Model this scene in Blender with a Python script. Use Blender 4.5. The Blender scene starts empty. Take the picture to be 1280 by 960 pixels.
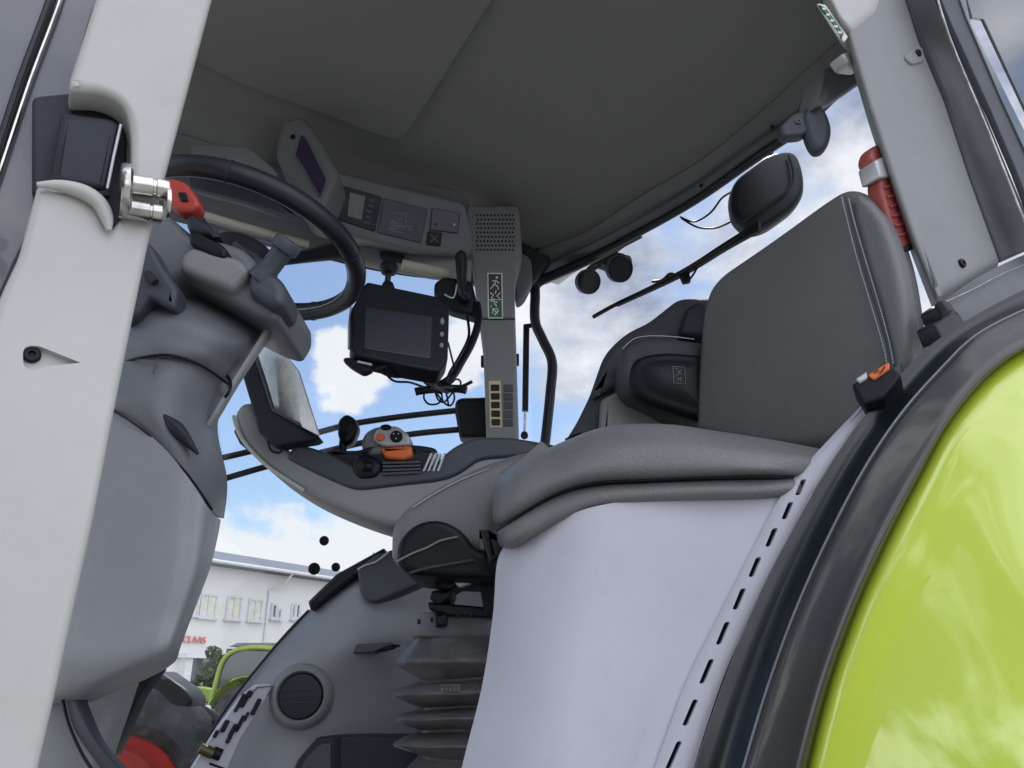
import bpy, math, random
from math import sin, cos, pi, radians, sqrt
from mathutils import Vector as V, Matrix, noise
from mathutils.geometry import tessellate_polygon
random.seed(7)
S = bpy.context.scene
COL = S.collection
F = 967.0
PIT = radians(20.8)
CP, SP = cos(PIT), sin(PIT)
CZ = 1.95
CAM = V((0, 0, CZ))
FW = V((0, CP, SP))
# cab directions: towards the tractor's nose, and from its left side to its right side
FV = V((-.87, -.49, 0)).normalized()
RV = V((-.49, .87, 0)).normalized()

# ---------------------------------------------------------------- measuring
def ray(px, py):
    u = (px - 640) / F; v = (480 - py) / F
    return V((u, CP - v * SP, SP + v * CP))
class Pl:
    """a plane in the place; n points to the side it is looked at from"""
    def __init__(s, p, n): s.p = V(p); s.n = V(n).normalized()
    def off(s, d): return Pl(s.p + s.n * d, s.n)
def PY(y): return Pl((0, y, 0), (0, -1, 0))
def PZ(z): return Pl((0, 0, CZ + z), (0, 0, -1))
def hit(px, py, pl):
    if not isinstance(pl, Pl): pl = PY(pl)
    d = ray(px, py)
    return CAM + d * ((pl.p - CAM).dot(pl.n) / d.dot(pl.n))
def P(px, py, y): return hit(px, py, PY(y))
def PPT(l): return [P(*a) for a in l]
def rr(p, r): return r * (V(p) - CAM).dot(FW) / F
LEFT = Pl((.7, 1.1, CZ), -RV)
RIGHT = Pl((.02, 2.12, CZ), -RV)
REAR = Pl((.7, 1.1, CZ), FV)
def cab(f, r, z): return V((.7, 1.1, CZ + z)) + FV * f + RV * r
def plane3(a, b, c):
    n = (b - a).cross(c - a).normalized()
    if n.dot(CAM - a) < 0: n = -n
    return Pl(a, n)

# ---------------------------------------------------------------- curves
def cr(p0, p1, p2, p3, t):
    return [0.5 * ((2 * b) + (-a + c) * t + (2 * a - 5 * b + 4 * c - d) * t * t + (-a + 3 * b - 3 * c + d) * t ** 3) for a, b, c, d in zip(p0, p1, p2, p3)]
def sm(pts, n=5, closed=True):
    N = len(pts); out = []
    rng = range(N) if closed else range(N - 1)
    for i in rng:
        if closed: q = [pts[(i + k) % N] for k in (-1, 0, 1, 2)]
        else: q = [pts[max(0, min(N - 1, i + k))] for k in (-1, 0, 1, 2)]
        for k in range(n): out.append(tuple(cr(*q, k / n)))
    if not closed: out.append(tuple(pts[-1]))
    return out
def rnd(pts, r=4, n=4):
    """polygon with rounded corners; a point may carry its own radius"""
    out = []; N = len(pts)
    for i in range(N):
        a, b, c = pts[i - 1], pts[i], pts[(i + 1) % N]
        rad = b[2] if len(b) > 2 else r
        a2 = V(a[:2]); b2 = V(b[:2]); c2 = V(c[:2])
        la = (a2 - b2).length; lc = (c2 - b2).length
        if rad <= 0: out.append(tuple(b2)); continue
        ra = min(rad, la * .48); rc = min(rad, lc * .48)
        s = b2 + (a2 - b2) / la * ra; e = b2 + (c2 - b2) / lc * rc
        for k in range(n + 1):
            t = k / n
            out.append(tuple(s * (1 - t) ** 2 + b2 * 2 * t * (1 - t) + e * t * t))
    return out
def circ(cx, cy, rx, ry=None, n=24, a0=0):
    ry = ry or rx
    return [(cx + rx * cos(a0 + 2 * pi * k / n), cy + ry * sin(a0 + 2 * pi * k / n)) for k in range(n)]

# ---------------------------------------------------------------- mesh builder
class MB:
    def __init__(s): s.v = []; s.f = []
    def add(s, vs, fs):
        o = len(s.v); s.v += [V(v) for v in vs]; s.f += [tuple(o + i for i in f) for f in fs]; return s
    def quads(s, rings, closed=True, cap0=False, cap1=False):
        o = len(s.v); n = len(rings[0])
        for r in rings: s.v += [V(p) for p in r]
        for i in range(len(rings) - 1):
            for j in range(n if closed else n - 1):
                k = (j + 1) % n
                s.f.append((o + i * n + j, o + i * n + k, o + (i + 1) * n + k, o + (i + 1) * n + j))
        if cap0: s.f.append(tuple(o + j for j in range(n)))
        if cap1: s.f.append(tuple(o + (len(rings) - 1) * n + j for j in reversed(range(n))))
        return s
    def tube(s, pts, r, n=10, smooth=0, cap=True):
        pts = [V(p) for p in pts]
        if smooth:
            N = len(pts); rl = r if isinstance(r, (list, tuple)) else [r] * N
            q = sm([tuple(p) + (k,) for p, k in zip(pts, rl)], smooth, False)
            pts = [V(p[:3]) for p in q]; r = [p[3] for p in q]
        rl = r if isinstance(r, (list, tuple)) else [r] * len(pts)
        t0 = (pts[1] - pts[0]).normalized()
        u = t0.orthogonal().normalized(); rings = []
        for i, p in enumerate(pts):
            t = (pts[min(i + 1, len(pts) - 1)] - pts[max(i - 1, 0)]).normalized()
            u = (u - t * u.dot(t)).normalized(); w = t.cross(u)
            rings.append([p + (u * cos(2 * pi * k / n) + w * sin(2 * pi * k / n)) * rl[i] for k in range(n)])
        return s.quads(rings, True, cap, cap)
    def box(s, c, ax, bev=0.0):
        """box: centre, three half-axis vectors, chamfered"""
        c = V(c); a, b, d = [V(x) for x in ax]
        la, lb, ld = a.length, b.length, d.length
        a, b, d = a / la, b / lb, d / ld
        e = min(bev, la * .45, lb * .45, ld * .45)
        def ring(x, y, z, r):
            out = []
            for sx, sy in ((1, 1), (-1, 1), (-1, -1), (1, -1)):
                if r <= 0: out.append((sx * x, sy * y)); continue
                cx, cy = sx * (x - r), sy * (y - r)
                q = {(1, 1): 0, (-1, 1): 1, (-1, -1): 2, (1, -1): 3}[(sx, sy)]
                for k in range(4):
                    t = (q + k / 3) * pi / 2
                    out.append((cx + r * cos(t), cy + r * sin(t)))
            return [c + a * X + b * Y + d * z for X, Y in out]
        if e <= 0: return s.quads([ring(la, lb, -ld, 0), ring(la, lb, ld, 0)], True, True, True)
        R = []
        for k in range(4):
            t = k / 3 * pi / 2; i = e * (1 - sin(t)); R.append(ring(la - i, lb - i, -ld + e * (1 - cos(t)), max(e - i, 1e-4) + .0001))
        for k in range(4):
            t = k / 3 * pi / 2; i = e * (1 - cos(t)); R.append(ring(la - i, lb - i, ld - e * (1 - sin(t)), max(e - i, 1e-4) + .0001))
        return s.quads(R, True, True, True)
    def lathe(s, c, ax, prof, n=24, cap=True):
        """prof: (distance along the axis, radius)"""
        ax = V(ax).normalized(); u = ax.orthogonal().normalized(); w = ax.cross(u); c = V(c)
        return s.quads([[c + ax * h + (u * cos(2 * pi * k / n) + w * sin(2 * pi * k / n)) * max(r, 1e-5) for k in range(n)] for h, r in prof], True, cap, cap)
    def slab(s, outline, pl, th, bev=.004, seg=4, crown=0.0, back=None, holes=None):
        """outline (pixel corners measured on plane pl) given thickness th away from the viewer, with rounded rims"""
        if not isinstance(pl, Pl): pl = PY(pl)
        pts = [hit(p[0], p[1], pl) for p in outline]
        return s.slab3(pts, pl.n, th, bev, seg, crown, back)
    def slab3(s, pts, n, th, bev=.004, seg=4, crown=0.0, back=None):
        n = V(n).normalized(); bd = V(back) if back is not None else -n
        u = n.orthogonal().normalized(); w = n.cross(u)
        q = []
        for p in pts:
            if not q or (p - q[-1]).length > 1e-5: q.append(p)
        if (q[0] - q[-1]).length < 1e-5: q.pop()
        pts = q; N = len(pts)
        c2 = [V((p.dot(u), p.dot(w))) for p in pts]
        area = sum(c2[i - 1].x * c2[i].y - c2[i].x * c2[i - 1].y for i in range(N))
        sg = 1 if area > 0 else -1
        nr = []
        for i in range(N):
            e0 = (c2[i] - c2[i - 1]); e1 = (c2[(i + 1) % N] - c2[i])
            a = V((-e0.y, e0.x)).normalized(); b = V((-e1.y, e1.x)).normalized()
            m = (a + b)
            m = m / max(m.length_squared / 2, .5) if m.length > 1e-6 else a
            nr.append((u * m.x + w * m.y) * sg)
        bev = min(bev, th * .49)
        def ring(ins, dep): return [p + k * ins + bd * dep for p, k in zip(pts, nr)]
        rings = []
        if crown:
            cen = sum(pts, V((0, 0, 0))) / N
            base = ring(bev, 0)
            for k in range(1, 7):
                t = k / 7
                h = crown * (1 - t ** 2.2)
                rings.append([cen + (p - cen) * t + n * h for p in base])
        else: rings.append(ring(bev + min(.0006, bev * .3), 0))
        for k in range(seg + 1):
            t = k / seg * pi / 2
            rings.append(ring(bev * (1 - sin(t)), bev * (1 - cos(t))))
        for k in range(seg + 1):
            t = k / seg * pi / 2
            rings.append(ring(bev * (1 - cos(t)), th - bev * (1 - sin(t))))
        rings.append(ring(bev + min(.0006, bev * .3), th))
        o = len(s.v)
        if sg < 0: rings = [r[::-1] for r in rings]
        s.quads(rings)
        m = len(rings)
        if crown:
            ci = len(s.v); s.v.append(sum(pts, V((0, 0, 0))) / N + n * crown)
            for j in range(N): s.f.append((ci, o + (j + 1) % N, o + j))
        else:
            for t in tessellate_polygon([rings[0]]): s.f.append(tuple(o + i for i in t))
        for t in tessellate_polygon([rings[-1]]): s.f.append(tuple(o + (m - 1) * N + i for i in t))
        return s
    def grid(s, rows, nu=6, nv=6, th=0.0, smooth=True):
        """rows of points -> smooth sheet, with thickness th away from the viewer"""
        if smooth:
            rows = [[V(p) for p in sm([tuple(q) for q in r], nu, False)] for r in rows]
            cols = list(zip(*rows))
            cols = [[V(p) for p in sm([tuple(q) for q in c], nv, False)] for c in cols]
            rows = [list(r) for r in zip(*cols)]
        n, m = len(rows), len(rows[0])
        nm = []
        for i in range(n):
            for j in range(m):
                a = rows[min(i + 1, n - 1)][j] - rows[max(i - 1, 0)][j]
                b = rows[i][min(j + 1, m - 1)] - rows[i][max(j - 1, 0)]
                c = a.cross(b); nm.append(c.normalized() if c.length > 1e-12 else V((0, -1, 0)))
        k = sum(1 if x.dot(CAM - rows[i // m][i % m]) > 0 else -1 for i, x in enumerate(nm))
        sg = 1 if k > 0 else -1
        fs = [(i * m + j, i * m + j + 1, (i + 1) * m + j + 1, (i + 1) * m + j) for i in range(n - 1) for j in range(m - 1)]
        if sg > 0: fs = [f[::-1] for f in fs]
        flat = [p for r in rows for p in r]
        if not th: return s.add(flat, fs)
        bk = [p - x * (sg * th) for p, x in zip(flat, nm)]
        o = n * m
        fs2 = [tuple(o + i for i in reversed(f)) for f in fs]
        rim = [j for j in range(m)] + [i * m + m - 1 for i in range(1, n)] + [(n - 1) * m + j for j in range(m - 2, -1, -1)] + [i * m for i in range(n - 2, 0, -1)]
        L = len(rim); side = []
        for a in range(L):
            i, j = rim[a], rim[(a + 1) % L]; side.append((i, j, o + j, o + i))
        return s.add(flat + bk, fs + fs2 + side)

# ---------------------------------------------------------------- objects
def root_loc(p):
    while p.parent: p = p.parent
    return p.location.copy()
def obj(name, mb, m, parent=None, smooth=True, ang=38, mods=None):
    me = bpy.data.meshes.new(name)
    if parent is not None: L = root_loc(parent)
    else: L = sum(mb.v, V((0, 0, 0))) / len(mb.v)
    me.from_pydata([tuple(v - L) for v in mb.v], [], mb.f); me.validate(); me.update()
    import bmesh
    b = bmesh.new(); b.from_mesh(me); bmesh.ops.remove_doubles(b, verts=b.verts, dist=1e-6); bmesh.ops.recalc_face_normals(b, faces=b.faces); b.to_mesh(me); b.free()
    if smooth:
        me.shade_smooth(); me.set_sharp_from_angle(angle=radians(ang))
    me.materials.append(m)
    o = bpy.data.objects.new(name, me); COL.objects.link(o)
    if parent is not None: o.parent = parent
    else: o.location = L
    return o
def tag(o, label=None, cat=None, group=None, kind=None):
    if label: o['label'] = label
    if cat: o['category'] = cat
    if group: o['group'] = group
    if kind: o['kind'] = kind
    return o
def thing(name, label, cat, loc, group=None):
    o = bpy.data.objects.new(name, None); o.empty_display_size = .1; COL.objects.link(o)
    o.location = loc; return tag(o, label, cat, group)
def cut(o, mb, solver='EXACT'):
    """take a real recess out of o"""
    me = bpy.data.meshes.new('c'); L = root_loc(o) if o.parent else o.location
    me.from_pydata([tuple(v - L) for v in mb.v], [], mb.f); me.update()
    import bmesh
    b = bmesh.new(); b.from_mesh(me); bmesh.ops.recalc_face_normals(b, faces=b.faces); b.to_mesh(me); b.free()
    c = bpy.data.objects.new('c', me); COL.objects.link(c); c.location = L
    md = o.modifiers.new('b', 'BOOLEAN'); md.object = c; md.operation = 'DIFFERENCE'; md.solver = solver
    bpy.context.view_layer.update()
    dg = bpy.context.evaluated_depsgraph_get()
    ne = bpy.data.meshes.new_from_object(o.evaluated_get(dg))
    o.modifiers.clear(); mats = list(o.data.materials); o.data = ne
    if not ne.materials: [ne.materials.append(x) for x in mats]
    ne.shade_smooth(); ne.set_sharp_from_angle(angle=radians(38))
    bpy.data.objects.remove(c)
def text(name, s, c, right, up, h, m, parent, th=.0008):
    cu = bpy.data.curves.new('t', 'FONT'); cu.body = s; cu.align_x = 'CENTER'; cu.align_y = 'CENTER'; cu.size = 1; cu.extrude = .02
    o = bpy.data.objects.new('t', cu); COL.objects.link(o); bpy.context.view_layer.update()
    me = bpy.data.meshes.new_from_object(o.evaluated_get(bpy.context.evaluated_depsgraph_get()))
    right = V(right).normalized(); up = V(up).normalized(); n = right.cross(up)
    mb = MB(); mb.v = [V(c) + right * v.co.x * h + up * v.co.y * h + n * v.co.z * (th / .02) for v in me.vertices]
    mb.f = [tuple(p.vertices) for p in me.polygons]
    bpy.data.objects.remove(o)
    return obj(name, mb, m, parent, smooth=False)

# ---------------------------------------------------------------- materials
MC = {}
def mat(name, col, rough=.5, bump=0.0, bs=200, metal=0, var=.06, vs=6, coat=0, spec=.5, emit=0, col2=None, stretch=None, sheen=0, dirt=0):
    if name in MC: return MC[name]
    m = bpy.data.materials.new(name); m.use_nodes = True; nt = m.node_tree; N = nt.nodes; Lk = nt.links
    b = N['Principled BSDF']
    tc = N.new('ShaderNodeTexCoord'); src = tc.outputs['Object']
    if stretch:
        mp = N.new('ShaderNodeMapping'); mp.inputs['Scale'].default_value = stretch; Lk.new(src, mp.inputs['Vector']); src2 = mp.outputs[0]
    else: src2 = src
    n1 = N.new('ShaderNodeTexNoise'); n1.inputs['Scale'].default_value = vs; n1.inputs['Detail'].default_value = 5; Lk.new(src2, n1.inputs['Vector'])
    cr_ = N.new('ShaderNodeValToRGB'); e = cr_.color_ramp.elements
    c1 = col; c2 = col2 or tuple(min(1, c * (1 + var * 2)) for c in col)
    c0 = tuple(c * (1 - var * 2) for c in col) if not col2 else col
    e[0].position = .3; e[0].color = (*c0, 1); e[1].position = .7; e[1].color = (*c2, 1)
    Lk.new(n1.outputs['Fac'], cr_.inputs[0])
    out = cr_.outputs[0]
    if dirt:
        n3 = N.new('ShaderNodeTexNoise'); n3.inputs['Scale'].default_value = 26; n3.inputs['Detail'].default_value = 8; n3.inputs['Roughness'].default_value = .7; Lk.new(src, n3.inputs['Vector'])
        r3 = N.new('ShaderNodeMapRange'); r3.inputs[1].default_value = .52; r3.inputs[2].default_value = .8; r3.inputs[4].default_value = dirt; Lk.new(n3.outputs['Fac'], r3.inputs[0])
        mx = N.new('ShaderNodeMix'); mx.data_type = 'RGBA'; Lk.new(r3.outputs[0], mx.inputs[0]); Lk.new(out, mx.inputs[6]); mx.inputs[7].default_value = (.22, .19, .15, 1); out = mx.outputs[2]
    Lk.new(out, b.inputs['Base Color'])
    n2 = N.new('ShaderNodeTexNoise'); n2.inputs['Scale'].default_value = vs * 3; n2.inputs['Detail'].default_value = 6; Lk.new(src2, n2.inputs['Vector'])
    rg = N.new('ShaderNodeMapRange'); rg.inputs[1].default_value = .3; rg.inputs[2].default_value = .7; rg.inputs[3].default_value = rough * .86; rg.inputs[4].default_value = min(1, rough * 1.16)
    Lk.new(n2.outputs['Fac'], rg.inputs[0]); Lk.new(rg.outputs[0], b.inputs['Roughness'])
    b.inputs['Metallic'].default_value = metal; b.inputs['Specular IOR Level'].default_value = spec
    if coat > .9: b.inputs['Coat IOR'].default_value = 1.65
    if coat: b.inputs['Coat Weight'].default_value = coat; b.inputs['Coat Roughness'].default_value = .025
    if sheen: b.inputs['Sheen Weight'].default_value = sheen
    if bump:
        nb = N.new('ShaderNodeTexNoise'); nb.inputs['Scale'].default_value = bs; nb.inputs['Detail'].default_value = 3; Lk.new(src, nb.inputs['Vector'])
        bp = N.new('ShaderNodeBump'); bp.inputs['Strength'].default_value = bump; bp.inputs['Distance'].default_value = .002; Lk.new(nb.outputs['Fac'], bp.inputs['Height']); Lk.new(bp.outputs[0], b.inputs['Normal'])
    if emit:
        b.inputs['Emission Color'].default_value = (*col, 1); b.inputs['Emission Strength'].default_value = emit
    MC[name] = m; return m
def glass(name, tint=(1, 1, 1), refl=.06):
    m = bpy.data.materials.new(name); m.use_nodes = True; nt = m.node_tree; N = nt.nodes; Lk = nt.links
    N.remove(N['Principled BSDF']); o = N['Material Output']
    t = N.new('ShaderNodeBsdfTransparent'); t.inputs[0].default_value = (*tint, 1)
    g = N.new('ShaderNodeBsdfGlossy'); g.inputs['Roughness'].default_value = .02
    lw = N.new('ShaderNodeLayerWeight'); lw.inputs[0].default_value = .5
    pw = N.new('ShaderNodeMath'); pw.operation = 'POWER'; Lk.new(lw.outputs['Facing'], pw.inputs[0]); pw.inputs[1].default_value = 4
    ml_ = N.new('ShaderNodeMath'); ml_.operation = 'MULTIPLY_ADD'; Lk.new(pw.outputs[0], ml_.inputs[0]); ml_.inputs[1].default_value = .12; ml_.inputs[2].default_value = .012
    mx = N.new('ShaderNodeMixShader'); Lk.new(ml_.outputs[0], mx.inputs[0]); Lk.new(t.outputs[0], mx.inputs[1]); Lk.new(g.outputs[0], mx.inputs[2]); Lk.new(mx.outputs[0], o.inputs[0])
    return m
M = dict(
    paint=mat('cream_grey_paint', (.47, .47, .452), .36, .03, 300, var=.02, spec=.4, dirt=.12),
    pillar=mat('moulded_grey_plastic', (.24, .25, .255), .5, .25, 900, var=.03),
    fabric=mat('headliner_fabric', (.175, .182, .170), .95, .5, 1400, var=.008, sheen=.12, vs=3),
    liner=mat('roof_trim_plastic', (.11, .118, .122), .6, .3, 900, var=.05),
    panel=mat('pale_trim_plastic', (.51, .52, .59), .5, .25, 1100, var=.025, vs=4, dirt=.12),
    grey=mat('mid_grey_plastic', (.125, .135, .145), .55, .3, 1000, var=.04),
    greyl=mat('light_grey_plastic', (.21, .22, .22), .5, .3, 1000, var=.03),
    colu=mat('column_upper_plastic', (.13, .14, .155), .36, .3, 1000, var=.03),
    col=mat('column_plastic', (.245, .26, .28), .40, .3, 1000, var=.03),
    slate=mat('slate_plastic', (.045, .053, .068), .45, .3, 1000, var=.05),
    dark=mat('dark_plastic', (.018, .022, .032), .45, .3, 900, var=.1, spec=.3),
    black=mat('black_plastic', (.007, .008, .012), .42, .15, 600, var=.15, spec=.25),
    rubber=mat('black_rubber', (.014, .015, .021), .36, .2, 400, var=.12, spec=.35),
    gloss=mat('gloss_black', (.006, .011, .013), .3, 0, var=.1, coat=.1),
    leather=mat('grey_leather', (.15, .152, .155), .36, .55, 420, var=.05, vs=5),
    leather2=mat('seat_face_leather', (.12, .122, .12), .5, .6, 420, var=.05, vs=5),
    leatherd=mat('dark_seat_cloth', (.045, .05, .056), .7, .6, 420, var=.06),
    green=mat('green_paint', (.56, .70, .05), .25, 0, var=.01, coat=1.0),
    red=mat('red_plastic', (.42, .045, .03), .35, .1, 200, var=.06),
    redm=mat('faded_red_plastic', (.34, .07, .06), .5, .1, 200, var=.08),
    orange=mat('orange_plastic', (.72, .17, .04), .4, .1, 200, var=.05),
    silver=mat('silver_plastic', (.52, .53, .55), .35, .1, 200, metal=.3),
    steel=mat('worn_steel', (.55, .53, .50), .22, .3, 60, metal=1, var=.2, vs=40),
    bead=mat('bead_plastic', (.20, .21, .23), .3, 0),
    yellow=mat('cream_label', (.62, .55, .28), .5),
    white=mat('white_print', (.75, .76, .76), .5),
    sgreen=mat('safety_green', (.03, .14, .07), .5),
    lcd=mat('lcd_grey', (.10, .115, .10), .3, coat=.3),
    screen=mat('dark_screen', (.02, .024, .034), .3, 0, coat=.3, var=.03),
    reflection_screen=mat('painted_reflection_display', (.78, .79, .76), .28, 0, metal=.2, col2=(.45, .48, .48), coat=.6, vs=14),  # pale grey mottle paints the sky's reflection on the armrest display
    beige=mat('beige_blind', (.42, .41, .34), .6, .3, 500),
    thread=mat('pale_thread', (.36, .42, .50), .7),
    purple=mat('violet_lens', (.028, .018, .05), .15, coat=.5),
    bellow=mat('bellows_rubber', (.10, .097, .10), .38, .5, 160, var=.12, vs=25),
)
# rubber streaks on the fender edge: long reflections
# ================================================================= camera, sky, sun
cam = bpy.data.cameras.new('camera'); co = bpy.data.objects.new('camera', cam); COL.objects.link(co)
co.location = CAM; co.rotation_euler = (pi / 2 + PIT, 0, 0)
cam.sensor_width = 36; cam.lens = 36 * F / 1280; cam.clip_start = .02; cam.clip_end = 3000
S.camera = co
W = bpy.data.worlds.new('World'); S.world = W; W.use_nodes = True
nt = W.node_tree; N = nt.nodes; Lk = nt.links
SUN_EL, SUN_AZ = 58, 20            # high, beyond the cab and to the right
sky = N.new('ShaderNodeTexSky'); sky.sky_type = 'NISHITA'; sky.sun_disc = False
sky.sun_elevation = radians(SUN_EL); sky.sun_rotation = radians(SUN_AZ); sky.dust_density = .6; sky.ozone_density = 1.6
bg = N['Background']; bg.inputs[1].default_value = .118
hs = N.new('ShaderNodeHueSaturation'); hs.inputs['Saturation'].default_value = 1.0
Lk.new(sky.outputs[0], hs.inputs['Color']); Lk.new(hs.outputs[0], bg.inputs[0])
tc = N.new('ShaderNodeTexCoord'); D = tc.outputs['Generated']
def mth(op, a, b=None, c=None, clamp=False):
    n = N.new('ShaderNodeMath'); n.operation = op; n.use_clamp = clamp
    for i, x in enumerate((a, b, c)):
        if x is None: continue
        if isinstance(x, (int, float)): n.inputs[i].default_value = x
        else: Lk.new(x, n.inputs[i])
    return n.outputs[0]
def sstep(x, a, b):
    n = N.new('ShaderNodeMapRange'); n.interpolation_type = 'SMOOTHSTEP'; n.inputs[1].default_value = a; n.inputs[2].default_value = b
    Lk.new(x, n.inputs[0]); return n.outputs[0]
def nz(scale, det, rough=.55, st=(1, 1, 1), off=(0, 0, 0)):
    mp = N.new('ShaderNodeMapping'); mp.inputs['Scale'].default_value = st; mp.inputs['Location'].default_value = off; Lk.new(D, mp.inputs[0])
    n = N.new('ShaderNodeTexNoise'); n.inputs['Scale'].default_value = scale; n.inputs['Detail'].default_value = det; n.inputs['Roughness'].default_value = rough
    Lk.new(mp.outputs[0], n.inputs[0]); return n.outputs['Fac']
sx = N.new('ShaderNodeSeparateXYZ'); Lk.new(D, sx.inputs[0])
n1 = nz(3.2, 9, .56, (1, 1, 1.9), (3.1, .4, 1.2)); n2 = nz(11, 8, .6, (1, 1, 1.4))
# more cloud towards the tractor's rear (right of the picture), a cumulus bank along the horizon
bias = sstep(sx.outputs[0], -.12, .10)
cov = mth('ADD', n1, mth('MULTIPLY_ADD', bias, .29, -.22))
cov = mth('ADD', cov, mth('MULTIPLY', n2, .12))
bkc = sstep(mth('MULTIPLY', sx.outputs[1], -1), -.3, .3); cov = mth('MULTIPLY_ADD', bkc, .20, cov)  # thicker unseen cloud added behind the viewer, for the fender to mirror
m_a = sstep(cov, .50, .66)
hb = mth('ADD', sx.outputs[2], mth('MULTIPLY_ADD', n2, -.16, .08))
hmask = mth('SUBTRACT', 1, sstep(hb, .165, .20))
def blob(px, py, r):
    d = ray(px, py).normalized()
    vm = N.new('ShaderNodeVectorMath'); vm.operation = 'DISTANCE'; Lk.new(D, vm.inputs[0]); vm.inputs[1].default_value = d
    x = mth('MULTIPLY_ADD', n2, r * 2.4, mth('DIVIDE', vm.outputs['Value'], 1.0))
    return mth('SUBTRACT', 1, sstep(x, r * 1.95, r * 2.35))
mk = mth('MAXIMUM', m_a, hmask)
for a in ((440, 462, .052), (480, 440, .035), (590, 420, .05), (575, 470, .03), (630, 330, .03)): mk = mth('MAXIMUM', mk, blob(*a))
bg2 = N.new('ShaderNodeBackground')
sh = nz(5.5, 8, .6, (1, 1, 1.6), (.3, 2.2, 0))
crm = N.new('ShaderNodeValToRGB'); e = crm.color_ramp.elements
e[0].position = .36; e[0].color = (.30, .35, .50, 1); e[1].position = .62; e[1].color = (.97, .97, 1.0, 1)
Lk.new(sh, crm.inputs[0]); 
mxw = N.new('ShaderNodeMix'); mxw.data_type = 'RGBA'; Lk.new(mth('MULTIPLY', bias, .95), mxw.inputs[0]); mxw.inputs[6].default_value = (.93, .95, .97, 1); Lk.new(crm.outputs[0], mxw.inputs[7])
Lk.new(mxw.outputs[2], bg2.inputs[0]); bk_ = sstep(mth('MULTIPLY', sx.outputs[1], -1), -.25, .5); Lk.new(mth('MULTIPLY_ADD', bk_, 1.5, .82), bg2.inputs[1])  # unseen cloud behind the viewer made brighter to light the shaded cab
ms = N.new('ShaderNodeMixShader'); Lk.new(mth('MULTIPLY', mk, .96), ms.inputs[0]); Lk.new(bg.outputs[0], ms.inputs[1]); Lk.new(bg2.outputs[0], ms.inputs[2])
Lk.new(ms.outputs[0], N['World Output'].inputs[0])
sl = bpy.data.lights.new('sun', 'SUN'); sl.energy = 2.6; sl.angle = radians(.53); sl.color = (1, .95, .88)
so = bpy.data.objects.new('sun', sl); COL.objects.link(so)
sd = V((sin(radians(SUN_AZ)) * cos(radians(SUN_EL)), cos(radians(SUN_AZ)) * cos(radians(SUN_EL)), sin(radians(SUN_EL))))
so.rotation_euler = sd.to_track_quat('Z', 'Y').to_euler()
S.view_settings.view_transform = 'Standard'; S.view_settings.look = 'None'; S.view_settings.exposure = 0.3; S.view_settings.gamma = 1
S.cycles.max_bounces = 8; S.cycles.diffuse_bounces = 5

# ================================================================= the yard
asph = mat('yard_concrete', (.29, .285, .27), .85, .5, 30, var=.12, vs=1.2)
mb = MB(); mb.add([(-900, -900, 0), (900, -900, 0), (900, 900, 0), (-900, 900, 0)], [(0, 1, 2, 3)])
tag(obj('yard_ground', mb, asph, None, False), kind='structure')

# office building across the yard
BD = V((.507, .862, 0)); BN = V((.862, -.507, 0))
BF = Pl((-16.6, 45, 0), BN)
bld = thing('office_building', 'long white two storey office building with blue grey roof across the yard', 'building', (-16.6, 45, 0))
wall_m = mat('white_render', (.70, .70, .67), .8, .3, 8, var=.02, vs=.4)
trim_m = mat('grey_building_trim', (.60, .61, .62), .5); roofm = mat('blue_grey_roof', (.10, .115, .15), .5, var=.06, vs=.5)
pane_m = mat('building_pane', (.10, .12, .13), .06, var=.2, vs=.3, coat=.5); paney = mat('reflection_tinted_pane', (.66, .67, .52), .3, var=.06, vs=2, coat=.5)  # yellowish pane colour paints a reflection into the office windows
def bp(s, o, z): return V((-16.6, 45, 0)) + BD * s - BN * o + V((0, 0, z))
ez = hit(258, 706, BF).z
mb = MB(); mb.box(bp(25, 7, ez / 2), (BD * 45, BN * 7, V((0, 0, ez / 2)))); obj('wall', mb, wall_m, bld, False)
mb = MB()
mb.quads([[bp(s, -.9, ez + .02), bp(s, -.9, ez + .22), bp(s, 7, ez + 2.1), bp(s, 15, ez + .22), bp(s, 15, ez + .02)] for s in (-21, 71)], True, True, True)
rf = obj('roof', mb, roofm, bld, False)
for s, h in ((24, .5), (26.5, .45), (29, .5)):
    mb = MB(); mb.box(bp(s, 6, ez + 1.9 + h / 2), (BD * .5, BN * .5, V((0, 0, h / 2)))); obj('chimney', mb, trim_m, rf, False)
mb = MB(); mb.tube([bp(-21, -1.0, ez + .12), bp(71, -1.0, ez + .12)], .10, 8); obj('gutter', mb, trim_m, bld)
g = hit(335, 745, BF); 
mb = MB(); t0 = (g - bp(0, 0, 0)).dot(BD)
mb.tube([bp(t0 + .9, -.95, ez + .05), bp(t0 + .8, -.5, ez - .5), bp(t0, -.12, ez - .95), bp(t0, -.12, .1)], .075, 8, 0); obj('drainpipe', mb, trim_m, bld)
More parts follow.
